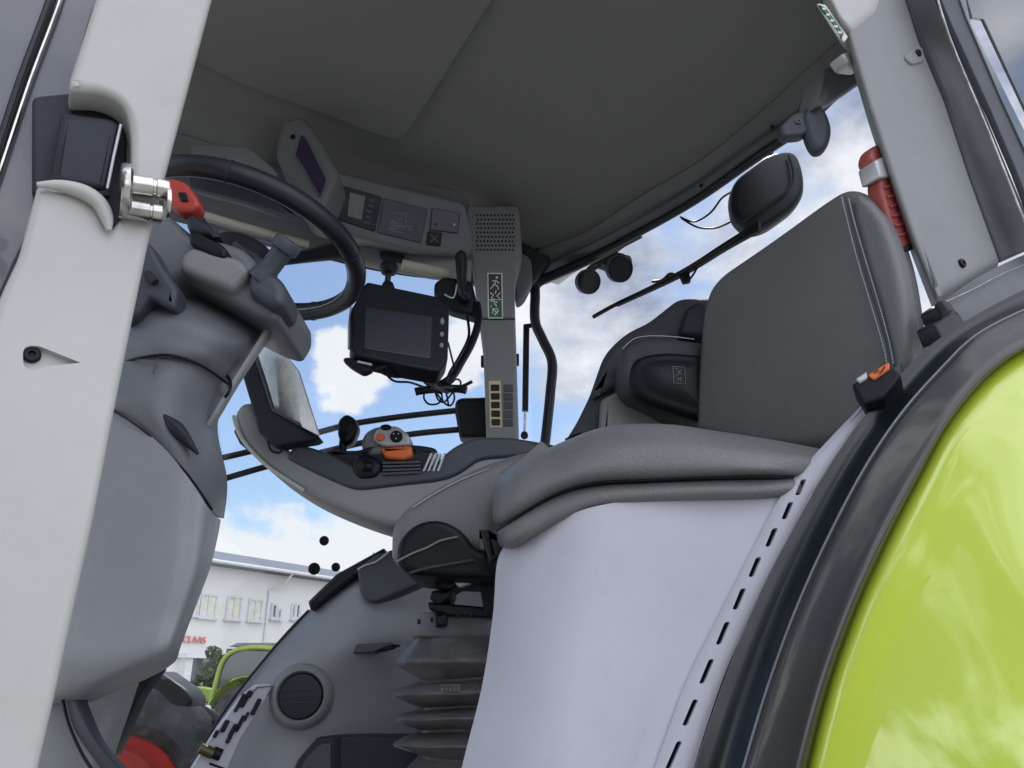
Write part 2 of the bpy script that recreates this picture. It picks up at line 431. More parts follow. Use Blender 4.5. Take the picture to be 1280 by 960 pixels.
def bwin(x0, x1, y0, y1, m, mull=1):
    a = hit(x0, y0, BF); b = hit(x1, y1, BF)
    s0 = (a - bp(0, 0, 0)).dot(BD); s1 = (b - bp(0, 0, 0)).dot(BD); z1 = a.z; z0 = b.z
    c = bp((s0 + s1) / 2, 0, (z0 + z1) / 2); hw = abs(s1 - s0) / 2; hh = abs(z1 - z0) / 2
    f = MB(); w = .12
    for sx_ in (-1, 1): f.box(c + BD * sx_ * (hw - w / 2) + BN * .05, (BD * w / 2, BN * .08, V((0, 0, hh))))
    for sz in (-1, 1): f.box(c + V((0, 0, sz * (hh - w / 2))) + BN * .048, (BD * (hw - w), BN * .078, V((0, 0, w / 2))))
    for k in range(mull): f.box(c + BD * (2 * hw * ((k + 1) / (mull + 1)) - hw) + BN * .045, (BD * .05, BN * .07, V((0, 0, hh - w))))
    f.box(c - V((0, 0, hh + .05)) + BN * .12, (BD * (hw + .1), BN * .16, V((0, 0, .045))))
    o = obj('window', f, trim_m, bld, False)
    p = MB(); p.box(c + BN * .02, (BD * (hw - .05), BN * .03, V((0, 0, hh - .05)))); obj('pane', p, m, o, False)
bwin(230, 246, 740, 770, paney); bwin(251, 268, 741, 773, paney); bwin(284, 299, 744, 775, paney); bwin(311, 325, 748, 777, paney)
bwin(339, 344, 754, 774, pane_m, 0); bwin(346, 350, 760, 775, pane_m, 0); bwin(364, 367, 754, 774, pane_m, 0); bwin(369, 373, 754, 774, pane_m, 0)
bwin(279, 285, 816, 828, pane_m, 0); bwin(287, 294, 816, 828, pane_m, 0); bwin(309, 314, 817, 826, pane_m, 0); bwin(316, 321, 817, 826, pane_m, 0)
c = hit(243, 800, BF.off(.1)); text('red_lettering', 'CLAAS', c, BD, (0, 0, 1), .50, mat('sign_red', (.62, .16, .14), .5), bld, .04)
a = hit(228, 822, BF); b = hit(248, 884, BF); s0 = (a - bp(0, 0, 0)).dot(BD); s1 = (b - bp(0, 0, 0)).dot(BD)
mb = MB(); dz = a.z
for s_ in (s0, s1): mb.box(bp(s_, -.3, dz / 2), (BD * .22, BN * .3, V((0, 0, dz / 2))))
mb.box(bp((s0 + s1) / 2, -.35, dz + .1), (BD * ((s1 - s0) / 2 + .4), BN * .5, V((0, 0, .12))))
en = obj('entrance', mb, mat('white_frame', (.7, .7, .7), .5), bld, False)
mb = MB(); mb.box(bp((s0 + s1) / 2, -.05, dz / 2), (BD * ((s1 - s0) / 2 - .2), BN * .06, V((0, 0, dz / 2 - .05)))); obj('glass_door', mb, pane_m, en, False)

# round shrub against the building
def leafcloud(name, c, r, n, m, parent, sz=.09, seed=3):
    rd = random.Random(seed); mb = MB()
    cl = [(V((rd.gauss(0, .42) * r.x, rd.gauss(0, .42) * r.y, rd.gauss(0, .42) * r.z)), rd.uniform(.18, .36)) for _ in range(26)]
    for i in range(n):
        a, k = cl[rd.randrange(len(cl))]
        d = V((rd.gauss(0, 1), rd.gauss(0, 1), rd.gauss(0, 1))).normalized()
        p = V(c) + a + d * k * r.x * rd.uniform(.7, 1.25)
        u = V((rd.gauss(0, 1), rd.gauss(0, 1), rd.gauss(0, 1))).normalized(); w = u.orthogonal().normalized(); s = sz * rd.uniform(.6, 1.4)
        mb.add([p - u * s, p - w * s * .5, p + u * s, p + w * s * .5], [(0, 1, 2, 3)])
    return obj(name, mb, m, parent, False)
leaf = mat('leaf_green', (.05, .085, .03), .5, var=.35, vs=3, spec=.3)
base = hit(264, 868, PY(36)); base.z = 0
tr = thing('small_tree', 'round dark green tree standing before the white office building', 'tree', base)
mb = MB(); mb.tube([base, base + V((.05, 0, 1.2)), base + V((-.03, .05, 2.2))], [.12, .09, .05], 8); 
for k in range(5):
    a = k * 1.3; mb.tube([base + V((0, 0, 1.2 + .15 * k)), base + V((.7 * cos(a), .7 * sin(a), 2.0 + .15 * k))], [.05, .015], 6)
obj('trunk', mb, mat('bark', (.09, .07, .05), .9, .5, 40), tr)
leafcloud('crown', base + V((0, 0, 2.0)), V((.85, .85, 1.3)), 5200, leaf, tr, .085)

# --- parked tractors of the same green, seen over the yard
tyre_m = mat('tyre_rubber', (.035, .036, .038), .75, .6, 30, var=.3, vs=4, dirt=.5)
def wheel(parent, c, ax, R_, w, rim_m, name='wheel', rimr=.56, n=40, lugs=20):
    ax = V(ax).normalized(); u = ax.orthogonal().normalized(); u = (V((0, 0, 1)) - ax * ax.z).normalized(); v = ax.cross(u)
    mb = MB(); h = w / 2
    mb.lathe(c, ax, [(-h * .75, R_ * rimr), (-h, R_ * (rimr + .1)), (-h * 1.05, R_ * .82), (-h * .95, R_ * .93), (-h * .6, R_ * .965), (0, R_ * .97), (h * .6, R_ * .965), (h * .95, R_ * .93), (h * 1.05, R_ * .82), (h, R_ * (rimr + .1)), (h * .75, R_ * rimr)], n, False)
    for k in range(lugs):
        for sd_ in (-1, 1):
            a0 = 2 * pi * (k + (.5 if sd_ > 0 else 0)) / lugs; a1 = a0 + 2 * pi / lugs * .9
            d0 = u * cos(a0) + v * sin(a0); d1 = u * cos(a1) + v * sin(a1)
            p0 = V(c) + ax * sd_ * h * .02 + d1 * R_ * .98; p1 = V(c) + ax * sd_ * h * 1.0 + d0 * R_ * .955
            t = (p1 - p0); L = t.length; t = t / L; nn = (d0 + d1).normalized(); b_ = t.cross(nn)
            mb.box((p0 + p1) / 2, (t * L / 2, b_ * R_ * .035, nn * R_ * .035), .003)
    o = obj(name, mb, tyre_m, parent)
    mb = MB(); mb.lathe(c, ax, [(h * .8, R_ * rimr * 1.04), (h * .86, R_ * rimr), (h * .7, R_ * rimr * .93), (h * .2, R_ * rimr * .86), (h * .1, R_ * rimr * .5), (h * .25, R_ * rimr * .3), (h * .4, R_ * .1), (h * .4, .001)], n, False)
    mb.lathe(c, -ax, [(h * .8, R_ * rimr * 1.04), (h * .7, R_ * rimr * .93), (-h * .1, R_ * rimr * .8), (-h * .1, .001)], n, False)
    obj('rim', mb, rim_m, o)
    return o
rimred = mat('red_rim', (.60, .055, .045), .35, .1, 40, var=.08, vs=4, dirt=.2)
gpaint = mat('far_green_paint', (.27, .37, .05), .4, coat=.3, var=.03)
dglass = mat('far_cab_glass', (.035, .045, .055), .08, coat=.4)
def far_tractor(pos, head, label, hl=2.85, hz_=1.75, roofmat=None):
    t = thing('parked_tractor', label, 'tractor', pos, None)
    f = V((cos(head), sin(head), 0)); s = V((-sin(head), cos(head), 0)); z = V((0, 0, 1)); p = V(pos)
    def q(a, b, c): return p + f * a + s * b + z * c
    def prism(pts, hw, m, name, par=t, bev=.03):
        mb = MB(); mb.slab3([q(a, -hw, c) for a, c in pts], -s, hw * 2, bev, 3); return obj(name, mb, m, par)
    prism([(.4, .8), (.4, hz_), (hl - 1.2, hz_ - .03), (hl - .15, hz_ - .2), (hl, hz_ - .45), (hl, .7)], .42, gpaint, 'hood')
    prism([(-1.4, .7), (-1.4, 1.1), (2.6, 1.0), (2.9, .6), (2.2, .45)], .3, M['dark'], 'chassis')
    prism([(hl + .01, .75), (hl + .01, hz_ - .5), (hl + .08, hz_ - .55), (hl + .08, .75)], .3, M['dark'], 'grille')
    prism([(-1.2, 1.3), (-1.3, 2.55), (.25, 2.6), (.45, 1.3)], .7, dglass, 'cab_glass')
    for b in (-.72, .72):
        mb = MB(); mb.tube([q(.5, b, 1.2), q(.42, b, 1.75), q(.3, b, 2.3), q(.0, b, 2.55), q(-.6, b, 2.62), q(-1.3, b, 2.55)], .055, 8, 4); obj('cab_frame', mb, gpaint, t)
        mb = MB(); mb.tube([q(-1.3, b, 2.55), q(-1.25, b, 1.9), q(-1.3, b, 1.2)], .05, 8, 4); obj('rear_post', mb, gpaint, t)
    prism([(-1.45, 2.62), (-1.35, 2.72), (.0, 2.73), (.2, 2.64)], .7, roofmat or mat('far_roof', (.16, .17, .17), .4), 'roof', t, .05)
    for b in (-1, 1):
        wheel(t, q(-.75, b * .95, .95), s * b, .95, .55, rimred, 'rear_wheel', lugs=16, n=28)
        wheel(t, q(2.0, b * .9, .68), s * b, .68, .45, rimred, 'front_wheel', lugs=14, n=28)
        mb = MB(); 
        mb.quads([[q(-.75 + r * cos(a), b * .68, .95 + r * sin(a)) for a in [radians(d) for d in range(20, 171, 10)]] + [q(-.75 + r * cos(a), b * 1.22, .95 + r * sin(a)) for a in [radians(d) for d in range(170, 19, -10)]] for r in (1.02, 1.06)], True, True, True)
        obj('fender', mb, gpaint, t)
        mb = MB(); mb.box(q(-1.5, b * .35, .95), (f * .35, s * .04, z * .05), .01); mb.tube([q(-1.5, b * .35, 1.5), q(-1.75, b * .35, .9)], .04, 8); obj('lift_arm', mb, M['dark'], t)
    mb = MB(); mb.tube([q(.2, -.62, 1.4), q(.35, -.75, 1.7), q(.35, -.8, 2.6)], .05, 10, 3); obj('exhaust', mb, M['dark'], t)
    return t
tp = hit(302, 930, PY(20)); tp.z = 0
far_tractor(tp, radians(165), 'green tractor with arched green cab frame parked right of the small tree', 2.3, 1.25)
tp = hit(170, 880, PY(23)); tp.z = 0
far_tractor(tp, radians(10), 'green tractor with green roof parked left of the small tree', 2.85, 1.75, gpaint)
# unseen hall added behind the viewer, its roofline shaped for the fender's reflections
hall = thing('added_reflection_hall', 'unseen tall grey hall shape with saw tooth roof, added for the fender reflections', 'building', (-8, -10, 0))
mb = MB(); mb.slab3([V((x, -10, z)) for x, z in ((-15, 0), (-15, 7), (-11.2, 12.2), (-8.6, 7.2), (-5.0, 12.6), (-2.6, 7.4), (-1.6, 7.2), (-1.6, 0))], (0, 1, 0), 14, .02, 1); obj('wall', mb, mat('added_hall_grey', (.16, .17, .17), .6, var=.1, vs=1), hall, False)
mb = MB(); mb.box((-11, -9.9, 1.9), (V((2.0, 0, 0)), V((0, .12, 0)), V((0, 0, 1.9))), .02); mb.box((-5, -9.9, 1.9), (V((2.0, 0, 0)), V((0, .12, 0)), V((0, 0, 1.9))), .02); obj('added_hall_door', mb, M['dark'], hall)
lpst = thing('added_reflection_mast', 'unseen grey mast added behind the viewer for the fender reflections', 'reflection mast', (3.4, -8, 0))  # unseen mast added to give a thin streak in the reflections
mb = MB(); mb.tube([(3.4, -8, 0), (3.4, -8, 5.2), (3.2, -7.8, 6.0), (2.6, -7.4, 6.3)], [.13, .09, .07, .05], 12, 4); obj('mast', mb, mat('mast_grey', (.2, .21, .22), .5), lpst)
mb = MB(); mb.box((2.3, -7.3, 6.3), (V((.4, -.1, 0)), V((.05, .16, 0)), V((0, 0, .07))), .04); obj('added_mast_head', mb, mat('mast_grey', (.2, .21, .22), .5), lpst)
# ================================================================= the tractor cab
cabT = thing('tractor_cab', 'open tractor cab with cream pillars, dark headliner, side console and green rear fender', 'tractor cab', (.1, 1.3, CZ - .5))
def piece(name, m, parent, build, **k):
    mb = MB(); build(mb); return obj(name, mb, m, parent, **k)
def screw(parent, px, py, pl, r=6, m=None):
    pl = pl if isinstance(pl, Pl) else PY(pl); c = hit(px, py, pl); r = rr(c, r)
    mb = MB(); mb.lathe(c - pl.n * .003, pl.n, [(0, r), (.0045, r), (.006, r * .8), (.006, r * .45), (.003, r * .4), (.003, .00001)], 20, False)
    return obj('screw', mb, m or M['black'], parent)

# ---- headliner
ZA, ZB, ZC, ZD = 1.13, 1.165, 1.24, 1.275
rowA = [(1090, 92), (1052, 110), (1000, 158), (940, 199), (870, 248), (800, 288), (730, 324), (668, 351), (620, 352), (560, 330), (480, 300), (400, 262), (300, 220), (200, 190), (60, 150)]
rowB = [(1062, 40), (1010, 85), (950, 140), (880, 197), (800, 245), (740, 285), (690, 306), (650, 318), (600, 300), (550, 285), (480, 265), (400, 230), (300, 190), (200, 160), (60, 120)]
rowC = [(1050, -10), (975, 50), (905, 115), (840, 165), (770, 212), (715, 246), (670, 268), (640, 275), (590, 258), (540, 245), (475, 225), (395, 190), (300, 150), (200, 110), (60, 60)]
rowD = [(1040, -60), (930, 10), (860, 70), (800, 120), (740, 165), (690, 200), (645, 225), (615, 232), (570, 222), (520, 205), (460, 180), (385, 140), (290, 90), (190, 50), (60, 0)]
rowE = [(1000, -160), (880, -70), (810, -10), (750, 30), (700, 60), (650, 85), (600, 110), (570, 120), (540, 110), (500, 90), (440, 60), (370, 20), (280, -30), (180, -70), (50, -100)]
rowF = [(960, -260), (840, -180), (760, -160), (700, -150), (650, -140), (600, -130), (560, -120), (540, -120), (500, -120), (460, -130), (410, -140), (350, -150), (260, -180), (170, -200), (30, -230)]
def hz(row, z): return [hit(a, b, PZ(z)) for a, b in row]
liner = piece('headliner', M['fabric'], cabT, lambda mb: mb.grid([hz(rowB, ZB + .012), hz(rowC, ZC), hz(rowD, ZD), hz(rowE, ZD + .012), hz(rowF, ZD + .012)], 5, 6, .01))
# moulded trim between the lining and the rear window
rowB2 = [(x, y + 1) for x, y in rowB]
rowM = [((a[0] * .5 + b[0] * .5), (a[1] * .5 + b[1] * .5)) for a, b in zip(rowA, rowB)]
piece('roof_trim', M['liner'], cabT, lambda mb: mb.grid([hz(rowB2, ZB + .012), hz(rowB2, ZB - .004), hz(rowM, ZB - .022), hz(rowA, ZA)], 5, 3, .008))
rub = [hit(x, y + 2, PZ(ZA - .004)) for x, y in rowA[:9]]
piece('window_seal', M['rubber'], cabT, lambda mb: mb.tube(rub, .011, 10, 6))
rub2 = [hit(x - 8, y - 11, PZ(ZA + .004)) for x, y in rowA[1:8]]
piece('trim_edge', M['slate'], cabT, lambda mb: mb.tube(rub2, .004, 8, 6))
for x, y in ((672, 312), (876, 232), (965, 160)): screw(cabT, x, y, PZ(ZB - .03), 3)
# raised centre pan of the roof lining
pan = [(655, -60, 30), (522, 150, 20), (500, 182, 24), (395, 142, 14), (300, 108, 20), (170, 40, 20), (120, -40), (300, -150), (560, -150)]
piece('roof_pan', M['fabric'], cabT, lambda mb: mb.slab(rnd(pan, 20, 6), PZ(1.262), .03, .012, 6))
# outer roof shell
def roofshell(mb):
    a = [cab(f, r, 1.30) for f, r in ((-.22, -.02), (-.22, 1.46), (1.65, 1.5), (1.65, -.02))]
    mb.slab3(a, V((0, 0, -1)), .17, .05, 5)
piece('roof_shell', mat('cream_roof_shell', (.6, .6, .57), .35), cabT, roofshell)
# floor under everything
piece('cab_floor', M['black'], cabT, lambda mb: mb.box(cab(.62, .72, -.62), (FV * .75, RV * .72, V((0, 0, .04))), .02))
piece('rear_wall', M['dark'], cabT, lambda mb: mb.box(cab(-.06, .75, -.22), (FV * .03, RV * .66, V((0, 0, .40))), .02))

# ---- ceiling console along the right side
r0 = [(100, 110), (230, 140), (330, 160), (420, 205), (500, 225), (570, 240), (596, 262)]
r1 = [(110, 160), (240, 190), (340, 205), (430, 235), (500, 262), (570, 280), (596, 298)]
r2 = [(120, 220), (246, 235), (340, 260), (430, 296), (500, 312), (570, 325), (596, 335)]
r3 = [(130, 255), (256, 286), (340, 305), (430, 330), (500, 344), (570, 352), (596, 356)]
def zr(row, z): return [hit(a, b, PZ(z)) for a, b in row]
piece('window_header', M['grey'], cabT, lambda mb: mb.grid([zr(r0, 1.25), zr(r1, 1.19), zr(r2, 1.13), zr(r3, 1.075)], 5, 5, .012))
HP = plane3(hit(402, 217, PZ(1.16)), hit(580, 256, PZ(1.16)), hit(480, 305, PZ(1.03)))
con = piece('ceiling_console', M['grey'], cabT, lambda mb: mb.slab(rnd([(392, 205), (470, 226), (582, 253), (594, 300), (590, 322), (520, 316), (441, 296), (400, 285), (378, 250)], 8), HP, .16, .012, 5))
pf = HP.off(.004)
radio = piece('radio_bezel', M['dark'], con, lambda mb: mb.slab(rnd([(419, 229), (478, 246), (469, 290), (411, 271)], 3), pf, .01, .003))
piece('lcd', M['lcd'], con, lambda mb: mb.slab(rnd([(437, 240), (457, 245), (452, 275), (434, 270)], 1.5), pf.off(.002), .006, .001))
bt = MB()
for k in range(5):
    for x0, y0 in ((424 - k * 1.6, 239 + k * 7), (464 - k * 1.6, 250 + k * 7)):
        bt.slab(rnd([(x0 - 3, y0 - 2.2), (x0 + 5, y0 - .2), (x0 + 4.4, y0 + 3.2), (x0 - 3.6, y0 + 1.4)], 1), pf.off(.0025), .005, .0008)
obj('buttons', bt, M['slate'], con)
piece('card_holder', M['slate'], con, lambda mb: mb.slab(rnd([(480, 247), (535, 261), (527, 304), (471, 291)], 3), pf, .01, .003))
dg_ = MB()
rd = random.Random(4)
for (x, y, w, h) in ((497, 270, 9, 7), (505, 273, 5, 11), (492, 279, 5, 4), (512, 280, 8, 5), (500, 284, 14, 3), (508, 268, 4, 5), (490, 286, 4, 2), (514, 287, 5, 2)):
    q_ = [(x - w / 2, y - h / 2 - w * .12), (x + w / 2, y - h / 2 + w * .12), (x + w / 2 - 1, y + h / 2 + w * .12), (x - w / 2 - 1, y + h / 2 - w * .12)]
    q3 = [hit(a, b, pf.off(.0008)) for a, b in q_]
    dg_.tube(q3 + [q3[0]], .0006, 4)
for k in range(5):
    a = hit(486 + k * 1, 275 + k * 3.4, pf.off(.0008)); b = hit(494 + (k % 3) * 10, 277 + k * 3.4, pf.off(.0008)); dg_.tube([a, b], .0005, 4)
obj('printed_diagram', dg_, mat('diagram_print', (.33, .38, .38), .6), con)
cb = piece('radio_unit', M['purple'], con, lambda mb: mb.slab(rnd([(540, 260), (576, 266), (573, 292), (537, 288)], 2), pf, .012, .003))
for x, y in ((545, 280), (567, 281)):
    piece('knob', M['silver'] if x > 560 else M['slate'], con, lambda mb: mb.lathe(hit(x, y, pf.off(.001)), pf.n, [(0, .0035), (.006, .003), (.007, .001)], 12))
sw = piece('fan_switch', M['black'], con, lambda mb: mb.slab(rnd([(535, 289), (553, 291), (551, 308), (533, 306)], 2), pf, .012, .002))
def cross(mb):
    for s in (-1, 1):
        a = hit(543 - 5, 298 - 5 * s, pf.off(.0012)); b = hit(543 + 5, 298 + 5 * s, pf.off(.0012)); mb.tube([a, b], .0008, 4)
piece('symbol', M['greyl'], con, cross)
# grey drip channel, blind roller and visor bits under the console
def tb(pts, rpx, n=12, sm_=0, plz=None):
    def f(mb):
        q = [P(*a) for a in pts]; mb.tube(q, [rr(p, rpx) for p in q], n, sm_)
    return f
piece('roller_blind', M['beige'], cabT, tb([(228, 262, 1.42), (300, 283, 1.52), (384, 306, 1.62)], 6))
piece('roller_blind', M['beige'], cabT, tb([(503, 331, 1.68), (560, 343, 1.72)], 7))
piece('blind_rail', M['grey'], cabT, tb([(236, 282, 1.44), (300, 297, 1.53), (392, 316, 1.63)], 4))
piece('blind_rail', M['slate'], cabT, lambda mb: mb.slab(rnd([(232, 214), (262, 218), (340, 246), (372, 268), (360, 272), (300, 252), (236, 236)], 4), PY(1.5), .02, .006))
piece('map_pocket', M['liner'], cabT, lambda mb: mb.slab(rnd([(238, 178), (312, 183), (345, 213), (352, 236), (300, 214), (238, 205)], 6), PY(1.40), .03, .006))
# angled lamp pod with the violet cover
pod = piece('lamp_pod', M['liner'], cabT, lambda mb: mb.slab(rnd([(352, 150), (378, 144), (396, 168), (424, 215), (405, 262), (392, 262), (352, 212), (343, 192)], 9), PY(1.47), .10, .012, 5))
piece('violet_cover', M['purple'], pod, lambda mb: mb.slab(rnd([(376, 167), (382, 172), (407, 223), (399, 246), (369, 194)], 3), PY(1.463), .02, .003))
screw(pod, 366, 171, PY(1.468), 3)
piece('sun_visor', M['greyl'], cabT, lambda mb: mb.slab(rnd([(444, 299), (590, 324), (588, 350), (540, 346), (455, 330)], 4), PY(1.80), .02, .006))
piece('visor_clip', M['dark'], cabT, lambda mb: mb.slab(rnd([(474, 312), (506, 318), (504, 326), (474, 321)], 3), PY(1.785), .02, .004))

# ---- right rear pillar with loudspeaker
rp = piece('rear_pillar', M['greyl'], cabT, lambda mb: mb.slab(rnd([(582, 256), (649, 256), (653, 315), (643, 352), (645, 420), (649, 552), (608, 552), (604, 440), (597, 385), (590, 330), (583, 290)], 7), PY(1.86), .09, .012, 5))
spk = piece('speaker_cover', M['greyl'], rp, lambda mb: mb.slab(rnd([(583, 257), (648, 257), (651, 300), (645, 330), (643, 397), (600, 397), (593, 340), (586, 300)], 6), PY(1.852), .03, .006, 4))
def grill(mb):
    pl = PY(1.851)
    for j in range(9):
        for i in range(11):
            x = 596 + i * 4.5 + (j % 2) * 1.2; y = 269 + j * 5.4
            c = hit(x, y, pl); mb.lathe(c - pl.n * .002, pl.n, [(0, rr(c, 1.35)), (.0024, rr(c, 1.35))], 8)
piece('grille_holes', M['black'], spk, grill)
stk = piece('safety_sticker', M['white'], rp, lambda mb: mb.slab([(609, 341), (628, 341), (629, 398), (610, 398)], PY(1.8505), .001, .0002, 1))
piece('dark_field', M['slate'], stk, lambda mb: mb.slab([(610.5, 342.5), (626.5, 342.5), (627, 374), (611, 374)], PY(1.8498), .001, .0002, 1))
piece('green_field', M['sgreen'], stk, lambda mb: mb.slab([(611, 375), (627, 375), (627.5, 396.5), (611.5, 396.5)], PY(1.8498), .001, .0002, 1))
def pict(mb):
    pl = PY(1.8490)
    def ln(*q): mb.tube([hit(a, b, pl) for a, b in q], .0016, 5)
    def dot(x, y, r): c = hit(x, y, pl); mb.lathe(c, pl.n, [(0, r), (.0008, r)], 10)
    dot(621, 347, .0035); ln((620, 350), (618, 355)); ln((620, 351), (624, 354)); ln((618, 355), (622, 358), (623, 362)); ln((618, 355), (615, 359), (613, 361)); ln((620, 351), (615, 351))
    ln((613, 366), (617, 369), (614, 372), (619, 375)); ln((625, 366), (621, 370), (625, 373)); ln((613, 376), (622, 378)); ln((620, 363), (619, 367))
    ln((616, 386), (622, 392)); ln((616, 392), (616, 386), (623, 386)); ln((623, 388), (618, 394)); dot(614, 383, .002); ln((618, 379), (621, 383))
piece('pictograms', M['white'], stk, pict)
piece('pillar_joint', M['dark'], rp, lambda mb: mb.box(hit(622, 399, PY(1.8595)), (V((.047, 0, 0)), V((0, .002, 0)), V((0, 0, .0012)))))
fl = piece('fuse_label', M['yellow'], rp, lambda mb: mb.slab([(611, 476), (626, 476), (627.5, 534), (612.5, 534)], PY(1.8585), .003, .0004, 1))
def fcell(mb):
    for k in range(5):
        y = 480.5 + k * 10.8; mb.slab(rnd([(613.2 + k * .25, y), (624.2 + k * .25, y), (624.4 + k * .25, y + 8), (613.4 + k * .25, y + 8)], 1.2), PY(1.8570), .002, .0004, 1)
piece('fuse_symbols', M['black'], fl, fcell)
def bcell(mb):
    for k in range(5):
        y = 480.5 + k * 10.8; mb.slab(rnd([(629, y), (641, y), (641.4, y + 9), (629.4, y + 9)], 1.2), PY(1.8575), .002, .0006, 1)
piece('fuse_cover', M['slate'], rp, bcell)
for x, y in ((604, 452), (646, 450)): piece('clip', M['black'], rp, lambda mb: mb.box(P(x, y, 1.89), (V((.006, 0, 0)), V((0, .012, 0)), V((0, 0, .014))), .003))
piece('pillar_cap', M['grey'], rp, lambda mb: mb.slab(rnd([(648, 312), (664, 322), (666, 350), (655, 372), (645, 378), (642, 352)], 6), PY(1.93), .05, .01))
piece('cab_roof_corner', M['dark'], rp, lambda mb: mb.slab(rnd([(651, 300), (672, 312), (690, 322), (672, 346), (662, 356), (654, 360)], 5), PY(1.97), .05, .01))

# ---- left rear pillar
LP = LEFT
PY105 = LEFT.off(.0)
lp = piece('rear_pillar', M['pillar'], cabT, lambda mb: mb.slab(rnd([(1046, -40), (1050, 10), (1066, 62), (1086, 130), (1112, 210), (1142, 300), (1172, 377), (1252, 327), (1214, 222), (1182, 125), (1150, 50), (1128, -20), (1120, -50)], 6), LP, .07, .02, 7, back=V((.38, .92, .1)).normalized()))
lpc = piece('pillar_cap', M['paint'], lp, lambda mb: mb.slab(rnd([(1020, -60), (1034, -10), (1050, 22), (1064, 36), (1096, 10), (1112, -60)], 8), LP.off(.006), .08, .012, 5, back=V((.38, .92, .1)).normalized()))
piece('hinge_plate', M['pillar'], lp, lambda mb: mb.slab(rnd([(1130, 70), (1152, 56), (1158, 76), (1140, 81)], 6), LP.off(.004), .01, .003))
screw(lp, 1148, 66, LP.off(.005), 5); screw(lp, 1203, 329, LP.off(.002), 6)
piece('grab_lug', M['silver'], lp, lambda mb: mb.slab(rnd([(1052, 66), (1062, 64), (1082, 74), (1082, 82), (1062, 80)], 4), LP.off(-.02), .03, .005))
piece('header_block', M['grey'], lp, lambda mb: mb.slab(rnd([(1030, 84), (1062, 74), (1082, 100), (1040, 128), (1022, 132)], 4), LP.off(-.08), .05, .008))
sgs = piece('corner_sticker', M['white'], lp, lambda mb: mb.slab([(1023, 4), (1032, 6), (1060, 46), (1056, 52), (1046, 40)], LP.off(-.005), .004, .0005, 1))
piece('green_field', M['sgreen'], sgs, lambda mb: mb.slab([(1025, 6), (1032, 9), (1055, 42), (1053, 47), (1046, 36)], LP.off(-.0035), .004, .0005, 1))
def tk(mb):
    for k in range(5):
        c = hit(1030 + k * 5, 11 + k * 7.4, LP.off(-.0028)); mb.box(c, (V((.003, 0, 0)), V((0, 0.0005, 0)), V((0, 0, .0022))))
piece('pictograms', M['white'], sgs, tk)
SEAL = LP.off(.012)
piece('door_seal', M['grey'], lp, lambda mb: mb.slab([(1120, -60), (1133, -10), (1153, 50), (1184, 122), (1216, 220), (1255, 326), (1300, 306), (1252, 190), (1207, 80), (1172, 0), (1150, -60)], LP.off(-.004), .03, .006))
# ---- opened glass door folded back along the rear quarter
door = thing('cab_door', 'open glass cab door folded back along the grey rear pillar', 'door', hit(1260, 200, LP.off(.05)))
DPn = LP.off(.06)
piece('door_frame', M['slate'], door, lambda mb: mb.slab([(1152, -60), (1190, 30), (1240, 140), (1272, 215), (1310, 315), (1420, 260), (1420, 160), (1330, 150), (1268, 95), (1213, -60)][:5] + [(1330, 305), (1288, 205), (1250, 120), (1208, 25), (1178, -60)], DPn, .012, .003))
piece('chrome_bead', M['steel'], door, tb([(1164, -30, .98), (1187, 47, .98), (1236, 165, .98), (1282, 280, .98), (1300, 325, .98)], 1.3, 8, 3))
dgl = mat('tinted_door_glass', (.14, .155, .165), .07, coat=.5, var=.08, vs=2)
piece('door_glass', dgl, door, lambda mb: mb.slab([(1180, -60), (1208, 20), (1252, 122), (1290, 205), (1330, 300), (1340, 290), (1291, 184), (1214, 30), (1195, -60)], DPn.off(.004), .006, .001, 1))
piece('door_glass', dgl, door, lambda mb: mb.slab([(1192, -60), (1216, 22), (1230, 24), (1293, 158), (1345, 280), (1420, 280), (1420, -60)], DPn.off(.006), .006, .001, 1))

# rear quarter panel at the foot of the pillar
piece('quarter_panel', M['grey'], cabT, lambda mb: mb.grid([
    [hit(*a, LP.off(.01)) for a in ((1180, 376), (1230, 342), (1300, 310), (1380, 280))],
    [hit(*a, LP.off(.03)) for a in ((1190, 384), (1240, 360), (1310, 335), (1390, 310))],
    [hit(*a, LP.off(.035)) for a in ((1205, 405), (1250, 388), (1310, 370), (1390, 350))],
    [hit(*a, LP.off(.02)) for a in ((1208, 440), (1255, 420), (1315, 405), (1390, 395))]], 5, 5, .02))
piece('bright_edge', M['steel'], cabT, lambda mb: mb.tube([hit(*a, LP.off(.03)) for a in ((1178, 379), (1215, 362), (1262, 338), (1330, 312))], .0009, 8, 4))
br = piece('hinge_block', M['rubber'], cabT, lambda mb: (mb.slab(rnd([(1168, 404), (1196, 390), (1212, 408), (1178, 428)], 4), LP.off(.05), .03, .004), mb.slab(rnd([(1172, 384), (1186, 374), (1198, 392), (1180, 402)], 4), LP.off(.04), .03, .004), mb.tube([hit(1175, 380, LP.off(.055)), hit(1183, 392, LP.off(.06))], .008, 12)))

